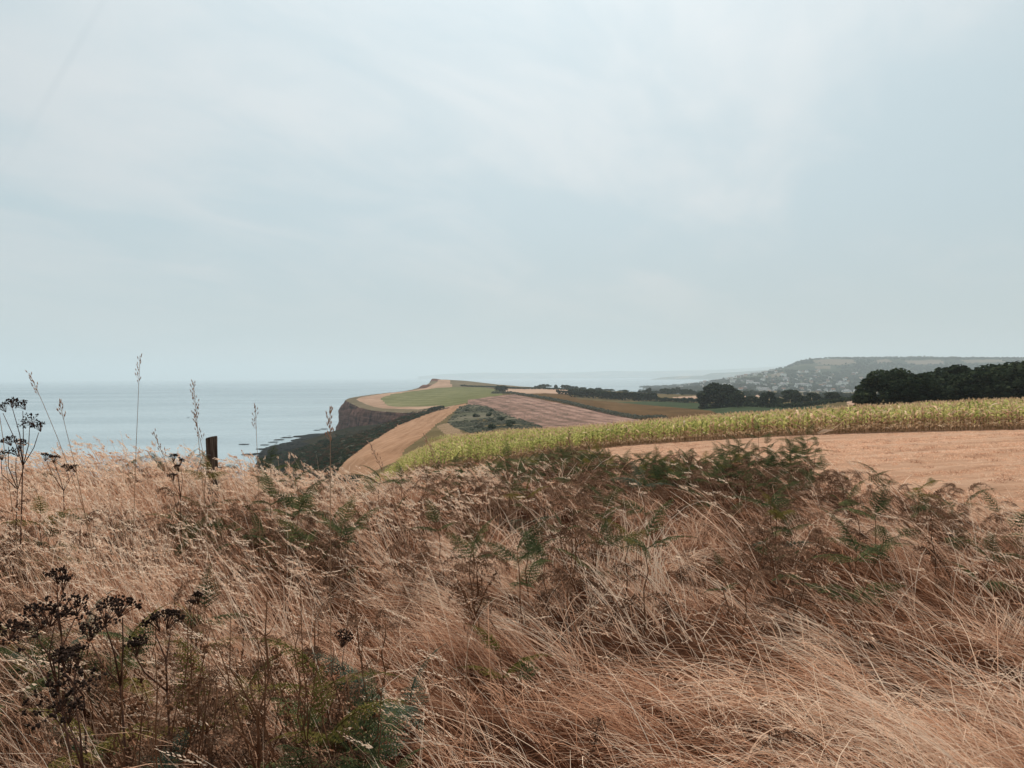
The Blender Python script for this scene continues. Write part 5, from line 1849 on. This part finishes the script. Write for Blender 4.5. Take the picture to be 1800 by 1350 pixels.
umbel_plant(215, [(185, 1080, 0.056, -0.3), (215, 1065, 0.056, -0.3), (160, 1110, 0.039, 0)], 2.28, 'dead umbel plant with tilted black heads right of the long row', 36, 0.0032)
umbel_plant(290, [(272, 1094, 0.03, 0), (300, 1088, 0.034, 0.2), (240, 1136, 0.025, 0)], 2.33, 'dead plant with two small round black heads', 37, 0.0032)
umbel_plant(150, [(130, 1200, 0.069, 0), (95, 1235, 0.077, -0.5), (120, 1250, 0.042, 0)], 1.94, 'dead umbel plant with heavy black clusters near the bottom left', 38, 0.0032)
umbel_plant(135, [(135, 1150, 0.03, 0), (110, 1155, 0.025, 0), (118, 1165, 0.027, 0.2)], 2.22, 'small dead umbel with thin black heads under the long tilted row', 39, 0.0032)
umbel_plant(100, [(100, 1012, 0.036, 0), (112, 1024, 0.025, 0.1)], 2.77, 'single black seed head above the long tilted row', 40, 0.0032)
umbel_plant(350, [(348, 1050, 0.018, 0), (335, 1065, 0.016, 0)], 3.17, 'thin dead stalk with a tiny dark head above the grass at left', 41, 0.0026)
umbel_plant(606, [(604, 1124, 0.035, 0.1)], 2.71, 'small black seed head on top of the tall leafy bracken', 42, 0.0026)


def branchy(base, Y, tips, label, seed, thick=0.006, name='dead_branching_plant', seeds=False):
    rs = np.random.default_rng(seed)
    g = on_ground(base, Y)
    e = empty(name, g)
    T = [at(px, py, Y + rs.uniform(-0.1, 0.1)) - g for px, py in tips]
    main = max(T, key=lambda q: q[2])
    a = Acc()
    tt = np.linspace(0, 1, 9)[1:-1]
    pts = [np.array([0, 0, -0.05])] + [main * t_ + np.array([rs.normal(0, 0.012), rs.normal(0, 0.012), 0]) for t_ in tt] + [main]
    a.tube(pts, np.linspace(thick, thick * 0.3, 9), 6, 0.5)
    for t_ in tt[2:]:                                           # short broken side twigs
        for sg in (-1, 1):
            if rs.random() < 0.7:
                q0 = main * t_
                ln_ = rs.uniform(0.03, 0.09)
                a.tube([q0, q0 + np.array([sg * ln_ * 0.5, rs.normal(0, 0.02), ln_ * 0.4]), q0 + np.array([sg * ln_ * 0.8, rs.normal(0, 0.03), ln_])], [thick * 0.35, thick * 0.25, thick * 0.12], 4, 0.5)
    obj('stem', a.mesh('stem', m_stipe), e)
    for q in T:
        if q is main:
            continue
        f = np.clip(q[2] / main[2] * 0.55, 0.15, 0.8)
        st = main * f
        a = Acc()
        kk = rs.normal(0, 0.018, (2, 3))
        a.tube([st, st + (q - st) * 0.3 + kk[0] + (0.01, 0, -0.02), st + (q - st) * 0.65 + kk[1], q], [thick * 0.6, thick * 0.5, thick * 0.35, thick * 0.15], 5, 0.5)
        if seeds:
            for k in range(22):
                f2 = rs.uniform(0.35, 1)
                seed_blob(a, st + (q - st) * f2 + rs.normal(0, 0.006, 3), rs.uniform(0.003, 0.006), rs)
        obj('branch', a.mesh('branch', m_stipe), e)
    tag(e, label, 'dead plant')


branchy(425, 2.15, [(445, 1095), (405, 1080), (470, 1045), (360, 1075), (350, 1120), (440, 1150)], 'red brown branching dead stem rising at the bottom left', 51, 0.0056)
branchy(345, 2.1, [(342, 1060), (375, 1080), (365, 1130)], 'thin forked brown dead stem left of the red branching one', 52, 0.003)
branchy(540, 2.3, [(528, 1028), (500, 1060), (560, 1090)], 'slender dark dead stem leaning in the grass left of centre', 53, 0.003)
rsQ = random.Random(66)
for i, (b_, h_) in enumerate(((215, 1120), (265, 1150), (310, 1100), (470, 1120), (515, 1090), (590, 1140), (640, 1120), (180, 1140))):
    branchy(b_ + rsQ.randint(-10, 10), rsQ.uniform(2.0, 2.5), [(b_ + rsQ.randint(-25, 25), h_), (b_ + rsQ.randint(-60, -20), h_ + rsQ.randint(30, 80)), (b_ + rsQ.randint(20, 60), h_ + rsQ.randint(30, 80)), (b_ + rsQ.randint(-40, 40), h_ + rsQ.randint(60, 120))],
            '%s from the left of the dark twiggy dead stems at the bottom left' % ORD[(1, 2, 3, 4, 5, 6, 7, 0)[i]], 70 + i, 0.0044, 'dead_branching_plant', i % 2 == 0)
branchy(832, 4.1, [(830, 960), (800, 1010), (855, 975), (815, 1040), (870, 1010), (845, 1020)], 'rusty dead dock with seed spikes in the centre of the grass', 54, 0.006, 'dead_dock', True)
branchy(1010, 6.2, [(1005, 905), (985, 960), (1025, 950)], 'small dark dead dock left of the lone yellow tipped bracken', 55, 0.005, 'dead_dock', True)
tall_stalk((823, 1098), 806, 2.4, 0.04, 'single pale bare stalk standing upright at the bottom centre', 14, 0.2, 0.5)

# ------------------------------------------------------------------ fence post with its loose wire
Yp = 8.6
g = on_ground(372, Yp)
ztop = at(372, 768, Yp)[2]
a = Acc()
hgt = ztop - g[2]
n = 12
rsP = np.random.default_rng(5)
V = []
rad = 0.062
zs = [-0.3, 0.2, 0.5, hgt - 0.12, hgt - 0.01, hgt]
for i, z in enumerate(zs):
    for j in range(n):
        an = 2 * PI * j / n
        k = rad * (1 + 0.06 * math.sin(3 * an + 1)) * (0.9 if i == len(zs) - 1 else 1) * rsP.uniform(0.97, 1.03)
        V.append((k * math.cos(an) - 0.012 * z, k * math.sin(an), z + (0.012 * math.cos(an) if i >= 4 else 0)))
V.append((-0.012 * hgt, 0, hgt + 0.004))
Q = [(i * n + j, i * n + (j + 1) % n, (i + 1) * n + (j + 1) % n, (i + 1) * n + j) for i in range(len(zs) - 1) for j in range(n)]
T = [((len(zs) - 1) * n + j, (len(zs) - 1) * n + (j + 1) % n, len(zs) * n) for j in range(n)]
e = empty('fence_post', g)
a.add(V, Q, T)
obj('shaft', a.mesh('shaft', m_wood), e)
a = Acc()
for z in (hgt - 0.2, hgt - 0.28):
    a.tube([(-0.05, -0.066, z), (-0.02, -0.078, z + 0.006), (0.01, -0.074, z)], 0.003, 5)
obj('staple', a.mesh('staple', m_wire), e)
tag(e, 'weathered round wooden fence post standing in the grass before the sea', 'post')
a = Acc()
p0, p1 = at(361, 792, Yp - 0.08) - g, at(346, 828, Yp - 0.2) - g
for ph in (0, PI):
    pts = [p0 + (p1 - p0) * t_ + 0.004 * np.array([math.cos(30 * t_ + ph), math.sin(30 * t_ + ph), 0]) for t_ in np.linspace(0, 1, 40)]
    a.tube(pts, 0.0028, 4)
o = obj('barbed_wire', a.mesh('barbed_wire', m_wire), None, g)
tag(o, 'short twisted wire hanging from the left side of the fence post', 'wire')

# ------------------------------------------------------------------ haze
x0, x1, y0, y1, z0, z1 = -31000, 31000, -2500, 38500, -20, 460
V = [(x0, y0, z0), (x1, y0, z0), (x1, y1, z0), (x0, y1, z0), (x0, y0, z1), (x1, y0, z1), (x1, y1, z1), (x0, y1, z1)]
Q = [(3, 2, 1, 0), (4, 5, 6, 7), (0, 1, 5, 4), (1, 2, 6, 5), (2, 3, 7, 6), (3, 0, 4, 7)]
m_haze, t = new_mat('haze_air')
pv = t.n('ShaderNodeVolumePrincipled')
pv.inputs['Color'].default_value = (0.66, 0.75, 0.795, 1)
pv.inputs['Density'].default_value = 0.000115
pv.inputs['Anisotropy'].default_value = 0.2
t.n('ShaderNodeOutputMaterial', i_Volume=pv.outputs[0])
hz = obj('haze', mesh_np('haze', V, Q, None, m_haze))
tag(hz, 'thin pale sea haze filling the air over land and water', 'haze', kind='stuff')

# ------------------------------------------------------------------ labels counted from the left among alike things
sets = {}
for o, base, place, group, px in REG:
    sets.setdefault((base, place, group), []).append((px, o))
for (base, place, group), L in sets.items():
    L.sort(key=lambda q: q[0])
    n = len(L)
    parts_ = max(1, math.ceil(n / 33))
    size = math.ceil(n / parts_)
    nm = ('',) if parts_ == 1 else ('left half, ', 'right half, ') if parts_ == 2 else ('left third, ', 'middle third, ', 'right third, ') if parts_ == 3 else tuple('%s quarter, ' % q for q in ORD[:parts_])
    for i, (px, o) in enumerate(L):
        k = i // size
        tag(o, '%s%s from left of the %s %s' % (nm[k], ORD[i - k * size], base[1], place), base[0], group)
